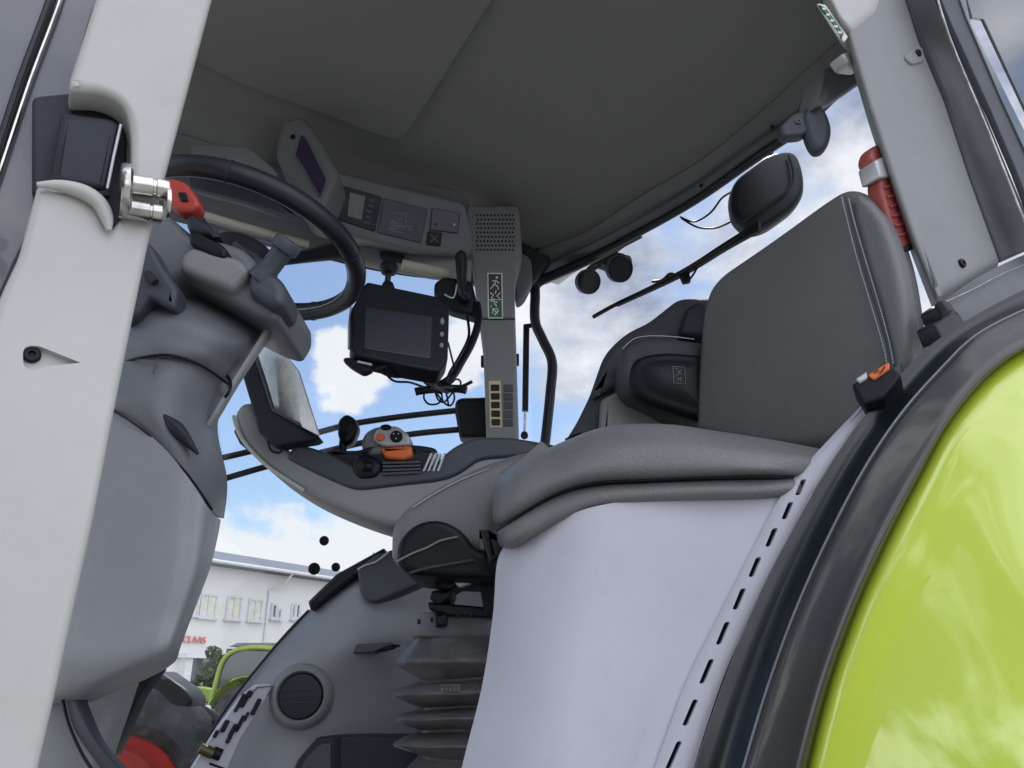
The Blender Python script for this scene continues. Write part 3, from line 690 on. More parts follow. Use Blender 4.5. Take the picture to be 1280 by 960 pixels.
# ---- left front pillar (nearest to the photographer)
FPl = LEFT
fpo = [(140, -60), (118, 0, 0), (86, 100, 4), (88, 110, 3), (130, 112, 18), (158, 130, 22), (165, 168, 12), (164, 215, 4), (160, 262, 8), (137, 286, 6), (134, 262, 24), (108, 236, 24), (46, 230, 4), (22, 320, 10), (-3, 372, 30), (-60, 560, 30), (-140, 800), (-160, 1060), (30, 1060), (44, 975, 30), (66, 880, 30), (115, 655, 30), (153, 460, 30), (188, 290, 30), (230, 130, 30), (267, -10, 10), (280, -60)]
fp = piece('front_pillar', M['paint'], cabT, lambda mb: mb.slab(rnd(fpo, 10, 5), FPl, .035, .007, 6))
def rec(mb):
    n = FPl.n; a = hit(37, 443, FPl); r = rr(a, 13)
    mb.slab3([hit(p[0], p[1], FPl.off(.002)) for p in rnd([(30, 455, 8), (30, 430, 10), (48, 429, 8), (101, 452, 2), (54, 456, 6), (40, 462, 8)], 6)], n, .011, .0005, 1)
cut(fp, MB().slab(rnd([(29, 457, 9), (28, 431, 10), (46, 429, 8), (101, 451, 1), (55, 456, 6), (42, 461, 8)], 6), FPl.off(.004), .011, .0006, 1), 'FAST')
screw(fp, 40, 444, FPl.off(-.0055), 10)
# rounded lip round the striker opening
piece('pillar_lip', M['paint'], fp, lambda mb: mb.tube([hit(*a, FPl.off(.006)) for a in ((46, 231), (75, 232), (104, 240), (124, 254), (133, 272), (136, 288))], [.002, .0045, .006, .006, .005, .002], 12, 5))
# striker mount
sb = piece('striker_bracket', M['dark'], fp, lambda mb: (mb.slab(rnd([(76, 138), (140, 146), (152, 155), (134, 238), (62, 226)], 6), FPl.off(-.012), .03, .006, 4), mb.slab(rnd([(40, 120), (118, 112), (150, 124), (160, 160), (157, 290), (132, 292), (104, 244), (40, 244)], 8), FPl.off(-.034), .01, .003)))
piece('bracket_edge', M['silver'], sb, lambda mb: mb.tube([hit(*a, FPl.off(-.011)) for a in ((151, 156), (142, 196), (134, 236))], .0012, 8))
piece('bolt_head', M['black'], sb, lambda mb: mb.tube([hit(118, 245, FPl.off(-.012)), hit(136, 243, FPl.off(-.012))], .0035, 8))
strk = thing('door_striker', 'shiny worn steel double pin door striker beside the red lever', 'door striker', hit(180, 245, FPl))
sp = FPl.off(.010)
ax_ = (hit(208, 246, sp) - hit(156, 238, sp)).normalized()
def pinf(mb, x0, y0, x1, y1, rpx, pl):
    a = hit(x0, y0, pl); b = hit(x1, y1, pl); r = rr(a, rpx); L = (b - a).length
    mb.lathe(a, b - a, [(0, r), (L * .62, r), (L * .64, r * .86), (L * .70, r * .86), (L * .72, r), (L * .97, r), (L, r * .92), (L, .00001)], 28, False)
piece('pin', M['steel'], strk, lambda mb: pinf(mb, 155, 230, 211, 238, 14, sp.off(.003)))
piece('pin', M['steel'], strk, lambda mb: pinf(mb, 158, 261, 203, 268, 12.5, sp))
piece('flange', M['steel'], strk, lambda mb: mb.lathe(hit(150, 238, sp), ax_, [(0, .021), (.0025, .0225), (.006, .0225), (.008, .02), (.008, .0001)], 32))
piece('end_plate', M['steel'], strk, lambda mb: mb.lathe(hit(207, 254, sp.off(-.002)), ax_, [(0, .0135), (.0015, .014), (.003, .0135), (.003, .0001)], 28))
# glazing edge in front of the pillar
wg = mat('windscreen_border', (.09, .095, .11), .2, coat=.6, var=.15, vs=3)
wsg = piece('windscreen_border', wg, cabT, lambda mb: mb.slab([(150, -60), (122, 0), (90, 112), (118, 130), (112, 240), (60, 250), (20, 330), (-20, 420), (-260, 700), (-260, -60)], FPl.off(-.055), .012, .003))
piece('windscreen_seal', M['steel'], wsg, lambda mb: mb.tube([hit(*a, FPl.off(-.048)) for a in ((90, -50), (72, 10), (38, 100), (2, 208), (-20, 270))], .0019, 8, 3))
piece('rubber_lip', M['rubber'], wsg, lambda mb: mb.tube([hit(*a, FPl.off(-.05)) for a in ((78, -50), (58, 14), (26, 100), (-8, 205))], .0035, 8, 3))
piece('rubber_lip', M['black'], wsg, lambda mb: mb.tube([hit(*a, FPl.off(-.05)) for a in ((92, 112), (84, 150), (64, 226))], .003, 8, 3))

# ---- rear fender
def fr(pts, y): return [P(x, yy, y) for x, yy in pts]
e0 = [(1330, 338), (1235, 385), (1160, 434), (1105, 492), (1062, 545), (1025, 602), (990, 665), (954, 735), (910, 840), (868, 965), (845, 1060)]
e1 = [(1340, 366), (1280, 388), (1220, 420), (1176, 462), (1130, 514), (1086, 578), (1043, 658), (1000, 752), (962, 855), (929, 965), (905, 1060)]
e1b = [(1345, 390), (1285, 408), (1230, 432), (1186, 478), (1146, 528), (1104, 590), (1072, 655), (1030, 755), (988, 856), (952, 965), (930, 1060)]
e2 = [(1350, 415), (1290, 434), (1236, 472), (1186, 532), (1150, 598), (1120, 656), (1095, 708), (1068, 770), (1037, 858), (1010, 965), (995, 1060)]
fen = piece('fender_arch', M['gloss'], cabT, lambda mb: mb.grid([fr(e0, .93), fr([(a[0] * .5 + b[0] * .5, a[1] * .5 + b[1] * .5) for a, b in zip(e0, e1)], .925), fr(e1, .90)], 6, 4, .01))
def arc2(mb):
    def lp_(t): return [(a[0] * (1 - t) + b[0] * t, a[1] * (1 - t) + b[1] * t) for a, b in zip(e1, e2)]
    mb.grid([fr(lp_(0), .905), fr(lp_(.03), .888), fr(lp_(.12), .881), fr(lp_(.5), .868), fr(lp_(.80), .860), fr(lp_(.93), .863), fr(lp_(1.0), .885)], 6, 4, .01)
fedge = mat('fender_edge_plastic', (.03, .029, .027), .25, coat=.35, var=.06, vs=4)
piece('fender_edge', fedge, cabT, arc2)
piece('fender_bead', M['bead'], cabT, lambda mb: mb.tube(fr([(x - 1, y) for x, y in e1], .893), .0017, 8, 6))
g0 = [(x + 3, y + 3) for x, y in e2]
g1 = [(1372, 450), (1325, 480), (1280, 520), (1240, 580), (1205, 640), (1178, 695), (1150, 755), (1125, 815), (1098, 890), (1075, 975), (1060, 1060)]
g2 = [(1450, 560), (1410, 600), (1370, 640), (1330, 690), (1290, 740), (1265, 785), (1240, 830), (1215, 880), (1190, 935), (1170, 1000), (1160, 1060)]
g3 = [(1600, 760), (1570, 790), (1530, 820), (1490, 850), (1450, 880), (1420, 910), (1390, 940), (1360, 970), (1330, 1000), (1300, 1040), (1290, 1080)]
piece('fender', M['green'], cabT, lambda mb: mb.grid([fr([(x - 6, y - 6) for x, y in g0], .886), fr([(x + 6, y + 6) for x, y in g0], .868), fr(g1, .846), fr(g2, .80), fr(g3, .735)], 6, 6, .006))

# ---- pale side panel under the passenger seat, with slotted flange
pr = [
 [(640, 672, 1.10), (664, 660, 1.06), (700, 648, 1.02), (740, 634, .995), (800, 624, .99), (880, 621, .985), (955, 620, .975), (977, 622, .97)],
 [(622, 700, 1.10), (648, 700, 1.06), (690, 700, 1.02), (730, 700, .997), (790, 700, .99), (860, 700, .985), (915, 698, .975), (938, 693, .97)],
 [(616, 770, 1.10), (640, 775, 1.06), (680, 780, 1.02), (722, 780, .997), (770, 780, .99), (830, 785, .985), (872, 785, .975), (896, 776, .97)],
 [(602, 860, 1.10), (630, 865, 1.06), (668, 865, 1.02), (706, 868, .997), (750, 868, .99), (800, 870, .985), (832, 866, .975), (857, 856, .97)],
 [(576, 965, 1.10), (606, 970, 1.06), (645, 970, 1.02), (688, 970, .997), (730, 970, .99), (775, 970, .985), (795, 968, .975), (817, 966, .97)],
 [(560, 1060, 1.10), (590, 1060, 1.06), (630, 1060, 1.02), (670, 1060, .997), (710, 1060, .99), (750, 1060, .985), (768, 1060, .975), (785, 1060, .97)]]
sp_ = piece('side_panel', M['panel'], cabT, lambda mb: mb.grid([PPT(r) for r in pr], 6, 6, .02))
fl0 = [(1085, 501), (1042, 545), (994, 598), (974, 626), (940, 692), (897, 777), (858, 857), (818, 967), (786, 1060)]
flA = [(1097, 500), (1062, 544), (1027, 600), (1009, 628), (978, 690), (936, 775), (902, 853), (866, 965), (845, 1060)]
flg = piece('slotted_flange', M['panel'], cabT, lambda mb: mb.grid([fr([(x - 2, y) for x, y in fl0], .9665), fr([(a * .7 + c * .3, b * .7 + d * .3) for (a, b), (c, d) in zip(fl0, flA)], .957), fr([(a * .1 + c * .9, b * .1 + d * .9) for (a, b), (c, d) in zip(fl0, flA)], .952), fr(flA, .965)], 6, 4, .008))
def slots(mb):
    for x, y, dx in ((1010, 603, 6), (993, 633, 6.5), (973, 667, 7), (952, 705, 7), (932, 746, 7), (911, 790, 7.2), (890, 839, 7), (869, 892, 7), (848, 947, 6.5)):
        L = 10.5 + (y - 600) * .022
        k = L * .42; q = rnd([(x - k - 3.2, y + L), (x + k - 3.2, y - L), (x + k + 3.2, y - L), (x - k + 3.2, y + L)], 2.8, 3)
        mb.slab(q, PY(.93), .04, .0004, 1)
cut(flg, (lambda m_: (slots(m_), m_)[1])(MB()))
piece('slot_shade_sheet', M['black'], cabT, lambda mb: mb.grid([fr([(a - 3, b) for a, b in fl0[2:]], .984), fr([(a - 4, b) for a, b in flA[2:]], .984)], 4, 2, .004))  # black sheet behind the slots, painting in their shade

# ---- low right hand side console
CN = lambda x, y, d=0.0: P(x, y, 1.86 - d)
crow = [
 [(236, 985, 1.700), (300, 985, 1.680), (370, 985, 1.690), (460, 985, 1.770), (560, 985, 1.840), (660, 985, 1.860)],
 [(256, 930, 1.700), (320, 930, 1.680), (385, 930, 1.700), (470, 930, 1.770), (560, 930, 1.840), (660, 930, 1.860)],
 [(290, 880, 1.710), (345, 880, 1.680), (405, 880, 1.700), (480, 880, 1.770), (560, 880, 1.840), (660, 880, 1.860)],
 [(325, 833, 1.730), (370, 830, 1.680), (425, 825, 1.690), (490, 820, 1.760), (560, 820, 1.840), (660, 820, 1.860)],
 [(352, 800, 1.750), (395, 800, 1.690), (445, 795, 1.700), (500, 790, 1.760), (560, 790, 1.840), (660, 790, 1.860)],
 [(386, 763, 1.780), (420, 755, 1.720), (460, 748, 1.720), (505, 742, 1.770), (560, 740, 1.840), (660, 740, 1.860)],
 [(420, 735, 1.800), (450, 725, 1.740), (480, 715, 1.730), (515, 705, 1.780), (560, 700, 1.840), (660, 700, 1.860)],
 [(470, 697, 1.80), (490, 690, 1.81), (510, 680, 1.83), (530, 672, 1.84), (570, 665, 1.86), (660, 665, 1.88)]]
sc = piece('side_console', mat('console_plastic', (.25, .265, .285), .42, .3, 1000, var=.03), cabT, lambda mb: mb.grid([PPT(r) for r in crow], 6, 6, .03))
piece('console_edge', M['dark'], sc, tb([(240, 962, 1.69), (262, 918, 1.695), (294, 870, 1.705), (330, 825, 1.725), (358, 792, 1.75), (386, 763, 1.775)], 1.8, 8, 4))
piece('armrest_pad', M['rubber'], sc, lambda mb: mb.slab(rnd([(384, 752), (420, 717), (480, 684), (484, 694), (440, 722), (404, 750), (388, 764)], 3), PY(1.72), .08, .008))
piece('bottle_tray', M['slate'], sc, lambda mb: mb.slab(rnd([(446, 712, 3), (468, 694, 4), (492, 686, 4), (560, 676), (560, 716), (508, 738, 12), (470, 754, 8), (458, 752, 8), (449, 738)], 6), PY(1.70), .07, .008, 5))
piece('tray_rim', M['silver'], sc, tb([(447, 712, 1.695), (455, 707, 1.695), (470, 702, 1.695), (486, 690, 1.695)], 1.2, 6, 3))
VN = plane3(P(340, 860, 1.60), P(420, 870, 1.68), P(380, 920, 1.65)).off(.0)
vc = P(376, 870, 1.665)
vn = (CAM - vc).normalized() * .8 + V((0, -1, 0)) * .6; vn.normalize()
piece('vent_ring', M['greyl'], sc, lambda mb: mb.lathe(vc - vn * .02, vn, [(0, rr(vc, 40)), (.018, rr(vc, 38)), (.028, rr(vc, 33)), (.03, rr(vc, 30)), (.026, rr(vc, 28)), (.008, rr(vc, 27))], 40, False))
vt = piece('vent_disc', M['dark'], sc, lambda mb: mb.lathe(vc - vn * .02, vn, [(0, rr(vc, 27)), (.022, rr(vc, 27)), (.028, rr(vc, 25.5)), (.031, rr(vc, 16)), (.032, .0001)], 40, True))
def vrib(mb):
    u = V((1, 0, 0)); u = (u - vn * u.dot(vn)).normalized(); w = vn.cross(u)
    for k in (-1, 0, 1):
        h = rr(vc, 8) * k; L = sqrt(max(0, rr(vc, 25) ** 2 - h * h))
        mb.tube([vc + vn * (.0095) + w * h - u * L, vc + vn * (.013) + w * (h * .95), vc + vn * .0095 + w * h + u * L], .0012, 6, 4)
piece('vent_ribs', M['slate'], vt, vrib)
piece('console_recess', M['slate'], sc, lambda mb: mb.slab(rnd([(424, 806), (492, 803), (488, 812), (470, 816), (418, 818)], 4), PY(1.70), .03, .004))
piece('latch', M['black'], sc, lambda mb: mb.slab(rnd([(466, 816), (484, 806), (500, 806), (490, 812)], 2), PY(1.69), .02, .003))
st = piece('storage_box', M['dark'], sc, lambda mb: mb.slab(rnd([(352, 1000), (372, 950), (396, 922), (420, 920), (560, 920), (560, 1000)], 3), PY(1.68), .08, .004))
piece('storage_gap', M['black'], st, lambda mb: mb.slab([(418, 922), (424, 922), (424, 1000), (418, 1000)], PY(1.676), .01, .001))
piece('storage_lid', M['slate'], st, lambda mb: mb.slab(rnd([(366, 975), (384, 946), (400, 930), (414, 928), (414, 990), (362, 990)], 3), PY(1.676), .01, .003))
# switch plate
SPn = plane3(P(250, 950, 1.615), P(345, 855, 1.655), P(290, 960, 1.64))
plate = piece('switch_plate', M['panel'], sc, lambda mb: mb.slab(rnd([(232, 972), (266, 918), (300, 872), (320, 856), (340, 856), (336, 868), (300, 925), (280, 972)], 4), SPn, .02, .003))
for i, (x, y, w, h, m) in enumerate(((304, 876, 8, 9, 'black'), (312, 868, 6, 5, 'black'), (320, 884, 4, 11, 'black'), (296, 886, 3.5, 5, 'dark'), (281, 908, 5, 8, 'black'), (291, 914, 4, 9, 'black'), (300, 905, 3.5, 11, 'black'), (286, 925, 4, 5, 'dark'), (270, 918, 4, 5, 'black'), (308, 896, 3, 6, 'dark'))):
    piece('rocker_switch', M[m], plate, lambda mb: mb.slab(rnd([(x + h * .5 - w * .6, y - h), (x + h * .5 + w * .6, y - h * .85), (x - h * .45 + w * .6, y + h), (x - h * .45 - w * .6, y + h * .85)], 2), SPn.off(.008 + .002 * (i % 3)), .012, .002))
piece('brass_knob', mat('olive_brass', (.09, .08, .03), .4, metal=.4), plate, lambda mb: mb.tube([hit(250, 935, SPn.off(.015)), hit(266, 942, SPn.off(.015))], .010, 14))
piece('rotary_knob', M['black'], plate, lambda mb: mb.tube([hit(266, 940, SPn.off(.014)), hit(276, 944, SPn.off(.014))], .011, 14))
piece('plate_slot', M['black'], plate, lambda mb: mb.slab([(262, 953), (282, 960), (281, 963), (261, 956)], SPn.off(.001), .004, .0005, 1))
piece('paper_tag', M['dark'], plate, lambda mb: mb.tube([hit(*a, SPn.off(.003)) for a in ((316, 866), (322, 859), (341, 858), (334, 870))], .0010, 6))

# ---- windows
clear = glass('clear_window_glass', (.97, .98, .985))
piece('side_window', clear, cabT, lambda mb: mb.slab([(60, 200), (262, 280), (390, 312), (600, 348), (606, 560), (600, 700), (150, 1010), (60, 1010)], RIGHT.off(-.14), .004, .001, 1))
piece('rear_window', clear, cabT, lambda mb: mb.slab([(662, 348), (730, 322), (870, 246), (1000, 155), (1068, 100), (1160, 370), (1100, 480), (690, 560), (664, 560)], Pl(REAR.p - FV * .045, REAR.n), .004, .001, 1))
for x, y, r in ((405, 676, 6), (392.5, 711, 7.5), (419.5, 709, 5.5)):
    c = hit(x, y, RIGHT.off(-.132)); piece('window_dot', M['black'], cabT, lambda mb: mb.lathe(c, -RV, [(0, rr(c, r)), (.003, rr(c, r)), (.005, rr(c, r * .7))], 24))
# ================================================================= steering column and wheel
stc = thing('steering_column', 'dark steering column with padded black steering wheel, red lever and pale lower cover', 'steering column', (-.5, 1.15, CZ - .6))
CY = .0
lowr = [
 [(96, 500, 0.995), (130, 508, 0.962), (165, 525, 0.944), (200, 556, 0.936), (236, 598, 0.940), (262, 637, 0.965), (276, 650, 1.090)],
 [(90, 560, 0.995), (125, 580, 0.962), (160, 600, 0.944), (198, 630, 0.936), (232, 655, 0.940), (258, 668, 0.965), (272, 672, 1.090)],
 [(80, 650, 0.995), (115, 670, 0.962), (155, 690, 0.944), (195, 705, 0.936), (228, 712, 0.940), (250, 714, 0.965), (262, 712, 1.090)],
 [(68, 750, 0.995), (100, 762, 0.962), (142, 768, 0.944), (182, 770, 0.936), (212, 768, 0.940), (232, 766, 0.965), (244, 760, 1.090)],
 [(60, 830, 0.995), (86, 834, 0.962), (126, 832, 0.944), (166, 826, 0.936), (196, 820, 0.940), (214, 814, 0.965), (226, 808, 1.090)],
 [(52, 868, 1.07), (78, 868, 1.02), (116, 862, .985), (156, 848, .985), (188, 836, 1.02), (210, 828, 1.07), (222, 822, 1.13)],
 [(52, 878, 1.14), (76, 880, 1.12), (112, 878, 1.10), (150, 862, 1.10), (180, 850, 1.12), (204, 838, 1.14), (218, 828, 1.18)]]
low = piece('lower_cover', M['col'], stc, lambda mb: mb.grid([PPT(r) for r in lowr], 6, 6, .012))
colr = [
 [(110, 436, 1.02), (150, 448, .96), (180, 441, .95), (215, 441, .955), (250, 452, .98), (278, 470, 1.03), (288, 478, 1.10)],
 [(106, 462, 1.02), (146, 470, .96), (180, 468, .945), (212, 478, .95), (240, 500, .98), (264, 524, 1.03), (272, 532, 1.10)],
 [(102, 490, 1.03), (138, 494, .955), (172, 505, .935), (206, 530, .94), (236, 560, .965), (266, 590, 1.02), (284, 600, 1.10)],
 [(98, 504, 1.045), (132, 512, .965), (167, 528, .945), (202, 558, .945), (238, 600, .975), (264, 638, 1.035), (280, 648, 1.12)]]
mid = piece('middle_cover', M['colu'], stc, lambda mb: mb.grid([PPT(r) for r in colr], 6, 6, .012))
piece('cover_seam', M['black'], stc, tb([(118, 508, .985), (142, 514, .95), (187, 544, .938), (232, 590, .965), (265, 637, 1.03)], 1.6, 6, 5))
piece('height_slot', M['dark'], mid, lambda mb: mb.tube([P(205, 519, .941), P(222, 537, .946), P(248, 568, .963)], [.002, .009, .002], 10, 5))
upr = [
 [(150, 296, 1.18), (185, 292, 1.15), (220, 300, 1.14), (262, 318, 1.14), (305, 342, 1.15), (332, 362, 1.17), (350, 374, 1.2)],
 [(150, 340, 1.13), (180, 345, 1.08), (212, 350, 1.065), (252, 362, 1.065), (296, 382, 1.08), (328, 396, 1.10), (346, 400, 1.15)],
 [(138, 385, 1.05), (170, 380, .985), (204, 384, .965), (243, 395, .965), (285, 412, .99), (313, 428, 1.03), (330, 434, 1.11)],
 [(128, 425, 1.03), (156, 424, .965), (188, 420, .945), (228, 428, .95), (264, 442, .975), (290, 460, 1.03), (306, 466, 1.11)],
 [(120, 444, 1.03), (154, 452, .965), (185, 446, .945), (220, 446, .95), (254, 457, .98), (280, 475, 1.03), (294, 482, 1.10)]]
up_ = piece('upper_cover', M['colu'], stc, lambda mb: mb.grid([PPT(r) for r in upr], 6, 6, .012))
piece('cover_seam', M['black'], stc, tb([(130, 462, .985), (156, 452, .958), (180, 446, .940), (215, 444, .942), (250, 456, .972), (280, 476, 1.02), (288, 486, 1.05), (281, 497, 1.08)], 1.7, 6, 5))
piece('cover_notch', M['slate'], mid, lambda mb: mb.tube([P(198, 447, .941), P(192, 466, .938)], .0014, 6))
piece('lit_side_facet', M['pillar'], stc, lambda mb: mb.grid([PPT([(343, 392, 1.03), (317, 434, 1.02), (289, 478, 1.015), (270, 510, 1.01), (257, 531, 1.015)]), PPT([(348, 395, 1.035), (322, 437, 1.025), (294, 481, 1.02), (275, 513, 1.015), (262, 534, 1.02)]), PPT([(353, 392, 1.05), (328, 436, 1.04), (299, 481, 1.035), (280, 513, 1.03), (267, 535, 1.035)])], 5, 4, .005))  # paler strip paints the window light along the column's right edge
piece('seam_clip', M['black'], stc, tb([(284, 470, 1.02), (288, 478, 1.01), (287, 488, 1.0), (281, 497, 1.0)], 2.2, 8, 4))
# head of the column, under the wheel
head = piece('column_head', M['colu'], stc, lambda mb: mb.slab(rnd([(178, 268), (205, 262), (240, 292), (268, 296), (300, 306), (318, 322), (322, 350), (355, 352), (356, 378), (342, 400), (316, 392), (268, 367), (226, 347), (212, 352), (196, 372), (176, 380), (160, 330)], 9, 5), PY(.975), .17, .016, 6))
wingp = piece('side_wing', M['slate'], stc, lambda mb: mb.slab(rnd([(150, 290), (188, 304), (203, 332), (222, 360), (216, 386), (200, 378), (186, 370), (170, 392), (150, 400)], 6, 4), PY(.935), .04, .008))
piece('wing_button', M['dark'], head, lambda mb: mb.tube([P(184, 342, .93), P(194, 353, .93)], .0055, 12))
piece('shroud_face', M['greyl'], head, lambda mb: mb.slab(rnd([(224, 318), (240, 306), (300, 322), (312, 338), (288, 362), (240, 344), (222, 336)], 7, 4), PY(.955), .05, .012, 5))
piece('shroud_opening', M['black'], head, lambda mb: mb.slab(rnd([(234, 290), (244, 288), (276, 304), (284, 312), (280, 322), (264, 318), (236, 304)], 4), PY(.952), .04, .006))
piece('cable_boot', M['dark'], head, lambda mb: mb.slab(rnd([(232, 270), (240, 266), (262, 280), (276, 296), (250, 292), (234, 288)], 4), PY(.965), .05, .008))
piece('rear_boot', M['slate'], head, lambda mb: mb.slab(rnd([(286, 302), (300, 302), (322, 316), (330, 330), (310, 326)], 4), PY(1.12), .06, .01))
lev = piece('red_lever', M['red'], stc, lambda mb: mb.slab(rnd([(200, 222, 4), (214, 221, 6), (232, 226, 8), (248, 248, 5), (249, 257, 4), (236, 265, 5), (222, 263, 4), (208, 252), (200, 244)], 5, 4), PY(.97), .03, .007, 5))
piece('lever_symbol', M['black'], lev, lambda mb: mb.slab(rnd([(222, 240), (232, 240), (236, 252), (226, 252)], 2), PY(.9685), .004, .001))
piece('lever_post', M['dark'], lev, tb([(240, 256, 1.0), (247, 272, 1.02), (258, 290, 1.03)], [7, 8, 12][0], 12, 3))
# control stalk
stk_ = piece('stalk_base', M['slate'], stc, lambda mb: mb.slab(rnd([(308, 342), (326, 330), (350, 346), (357, 360), (354, 380), (338, 384), (310, 366)], 8, 5), PY(.955), .08, .014, 6))
def stalk(mb):
    a = P(326, 350, .97); b = P(361, 303, .95); d = (b - a); L = d.length
    r = rr(a, 16); mb.lathe(a, d, [(0, r * 1.15), (L * .15, r * 1.05), (L * .3, r * .8), (L * .75, r * .82), (L * .8, r * 1.08), (L * .98, r * 1.12), (L * 1.04, r * 1.0), (L * 1.06, r * .5), (L * 1.06, .0001)], 28)
piece('control_stalk', M['slate'], stc, stalk)
# the wheel itself
WC = V((-.470, 1.190, 2.659)); WN = V((.170, .117, .978)).normalized(); WR = .20
wu = WN.orthogonal().normalized(); wv = WN.cross(wu)
def wp(a, r=WR, h=0): return WC + (wu * cos(a) + wv * sin(a)) * r + WN * h
rim = MB(); R1 = []
for k in range(97):
    a = 2 * pi * k / 96; d = (wu * cos(a) + wv * sin(a)); R1.append([WC + d * (WR + .0155 * cos(t)) + WN * .0185 * sin(t) for t in [2 * pi * j / 18 for j in range(18)]])
rim.quads(R1)
wheelo = obj('steering_wheel', rim, M['rubber'], stc)
def angof(px, py):
    best = min(range(720), key=lambda k: (lambda p: (640 + F * (p - CAM).x / (p - CAM).dot(FW) - px) ** 2 + (480 - F * (p - CAM).dot(V((0, -SP, CP))) / (p - CAM).dot(FW) - py) ** 2)(wp(k * pi / 360)))
    return best * pi / 360
for px, py in ((287, 218), (436, 318), (392, 388)):
    a = angof(px, py); m_ = MB(); rr2 = []
    for da in (-.012, -.009, .009, .012):
        d = (wu * cos(a + da) + wv * sin(a + da)); e_ = .0003 if abs(da) > .01 else .0012
        rr2.append([WC + d * (WR + (.0155 + e_) * cos(t)) + WN * (.0185 + e_) * sin(t) for t in [2 * pi * j / 18 for j in range(18)]])
    m_.quads(rr2); obj('grip_joint', m_, M['dark'], wheelo)
def seamf(mb):
    pts = []
    for k in range(97):
        a = 2 * pi * k / 96; d = (wu * cos(a) + wv * sin(a)); pts.append(WC + d * (WR - .0162) + WN * (-.0055))
    mb.tube(pts, .0009, 6)
piece('stitched_seam', M['thread'], wheelo, seamf)
piece('wheel_hub', M['dark'], wheelo, lambda mb: mb.lathe(WC - WN * .05, WN, [(-.03, .03), (0, .05), (.03, .062), (.045, .05), (.05, .0001)], 36))
for a in (angof(441, 308), angof(215, 330)):
    piece('spoke', M['dark'], wheelo, lambda mb: mb.grid([[wp(a - .1 + q * .0, .04, -.03), wp(a - .09, .11, -.025), wp(a - .10, WR - .004, -.004)], [wp(a, .04, -.038), wp(a, .11, -.034), wp(a, WR - .004, -.012)], [wp(a + .5, .04, -.03), wp(a + .14, .11, -.025), wp(a + .10, WR - .004, -.004)]] if False else [[wp(a - .35, .05, -.03), wp(a - .13, .11, -.022), wp(a - .11, WR - .003, -.004)], [wp(a, .05, -.036), wp(a, .11, -.030), wp(a, WR - .003, -.010)], [wp(a + .35, .05, -.03), wp(a + .13, .11, -.022), wp(a + .11, WR - .003, -.004)]], 5, 4, .010))
# footwell below the column
fw_ = piece('footwell_panel', M['greyl'], cabT, lambda mb: mb.grid([PPT(r) for r in [
    [(40, 850, 1.16), (90, 850, 1.15), (140, 850, 1.16), (176, 846, 1.2)],
    [(30, 900, 1.14), (80, 905, 1.12), (130, 905, 1.13), (160, 895, 1.18)],
    [(20, 960, 1.12), (70, 965, 1.10), (110, 965, 1.11), (140, 955, 1.16)],
    [(10, 1040, 1.1), (60, 1040, 1.08), (100, 1040, 1.1), (120, 1040, 1.15)]]], 5, 5, .015))
piece('brace', M['slate'], fw_, lambda mb: mb.grid([PPT(r) for r in [[(78, 864, 1.07), (92, 910, 1.05), (118, 950, 1.04), (150, 990, 1.04)], [(90, 862, 1.06), (106, 905, 1.04), (130, 942, 1.03), (162, 980, 1.03)], [(102, 854, 1.07), (118, 900, 1.05), (136, 934, 1.045), (170, 972, 1.045)]]], 5, 4, .012))
piece('cable', M['black'], fw_, tb([(78, 872, 1.06), (86, 905, 1.05), (104, 945, 1.04), (125, 975, 1.04)], 2, 8, 4))
piece('front_post', M['rubber'], cabT, lambda mb: mb.slab([(158, 862), (172, 848), (196, 836), (172, 870), (150, 918), (138, 945), (128, 930)], PY(1.22), .04, .006))

# ================================================================= passenger seat
ps = thing('passenger_seat', 'large grey leather passenger seat with upright stitched backrest and double seat pad', 'seat', (.35, 1.2, CZ - .2))
BP = Pl((.45, 1.25, CZ), V((-.80, -.60, 0)))
bo = [(866, 540, 6), (868, 470, 20), (874, 395, 20), (882, 362, 16), (898, 342, 14), (962, 298, 30), (1030, 248, 20), (1056, 232, 14), (1080, 238, 16), (1104, 272, 24), (1122, 330, 30), (1132, 400, 30), (1139, 452, 10), (1110, 490, 20), (1062, 548, 20), (1000, 562, 10), (930, 556, 10)]
back = piece('backrest', M['leather2'], ps, lambda mb: mb.slab(rnd(bo, 14, 5), BP, .075, .022, 7, crown=.012))
bol = [(1062, 243, 8), (1080, 243, 14), (1104, 272, 24), (1122, 330, 30), (1132, 400, 30), (1139, 452, 8), (1116, 482, 6), (1112, 440, 20), (1098, 385, 20), (1078, 320, 20), (1064, 265, 10)]
piece('bolster', M['leather'], back, lambda mb: mb.slab(rnd(bol, 10, 5), BP.off(.010), .05, .014, 6))
def stitch(mb, pts, pl, n, r=.0009):
    q = sm(pts, 12, False); q3 = [hit(a, b, pl) for a, b in q]
    L = [0]
    for i in range(1, len(q3)): L.append(L[-1] + (q3[i] - q3[i - 1]).length)
    def at(s):
        for i in range(1, len(L)):
            if L[i] >= s: t = (s - L[i - 1]) / (L[i] - L[i - 1] + 1e-9); return q3[i - 1].lerp(q3[i], t)
        return q3[-1]
    for k in range(n):
        a = at(L[-1] * (k + .12) / n); b = at(L[-1] * (k + .85) / n); mb.tube([a, (a + b) / 2 + pl.n * .0007, b], r, 5)
piece('stitching', M['thread'], back, lambda mb: (stitch(mb, [(1052, 246), (1058, 270), (1070, 318), (1088, 378), (1104, 432), (1110, 462)], BP.off(.0135), 58), stitch(mb, [(1061, 248), (1068, 277), (1082, 325), (1098, 378), (1111, 425), (1117, 455)], BP.off(.0125), 56)))
piece('seam', M['leatherd'], back, lambda mb: mb.tube([hit(*a, BP.off(.0105)) for a in ((1057, 246), (1063, 271), (1076, 322), (1093, 378), (1108, 429), (1114, 462))], .0011, 8, 5))
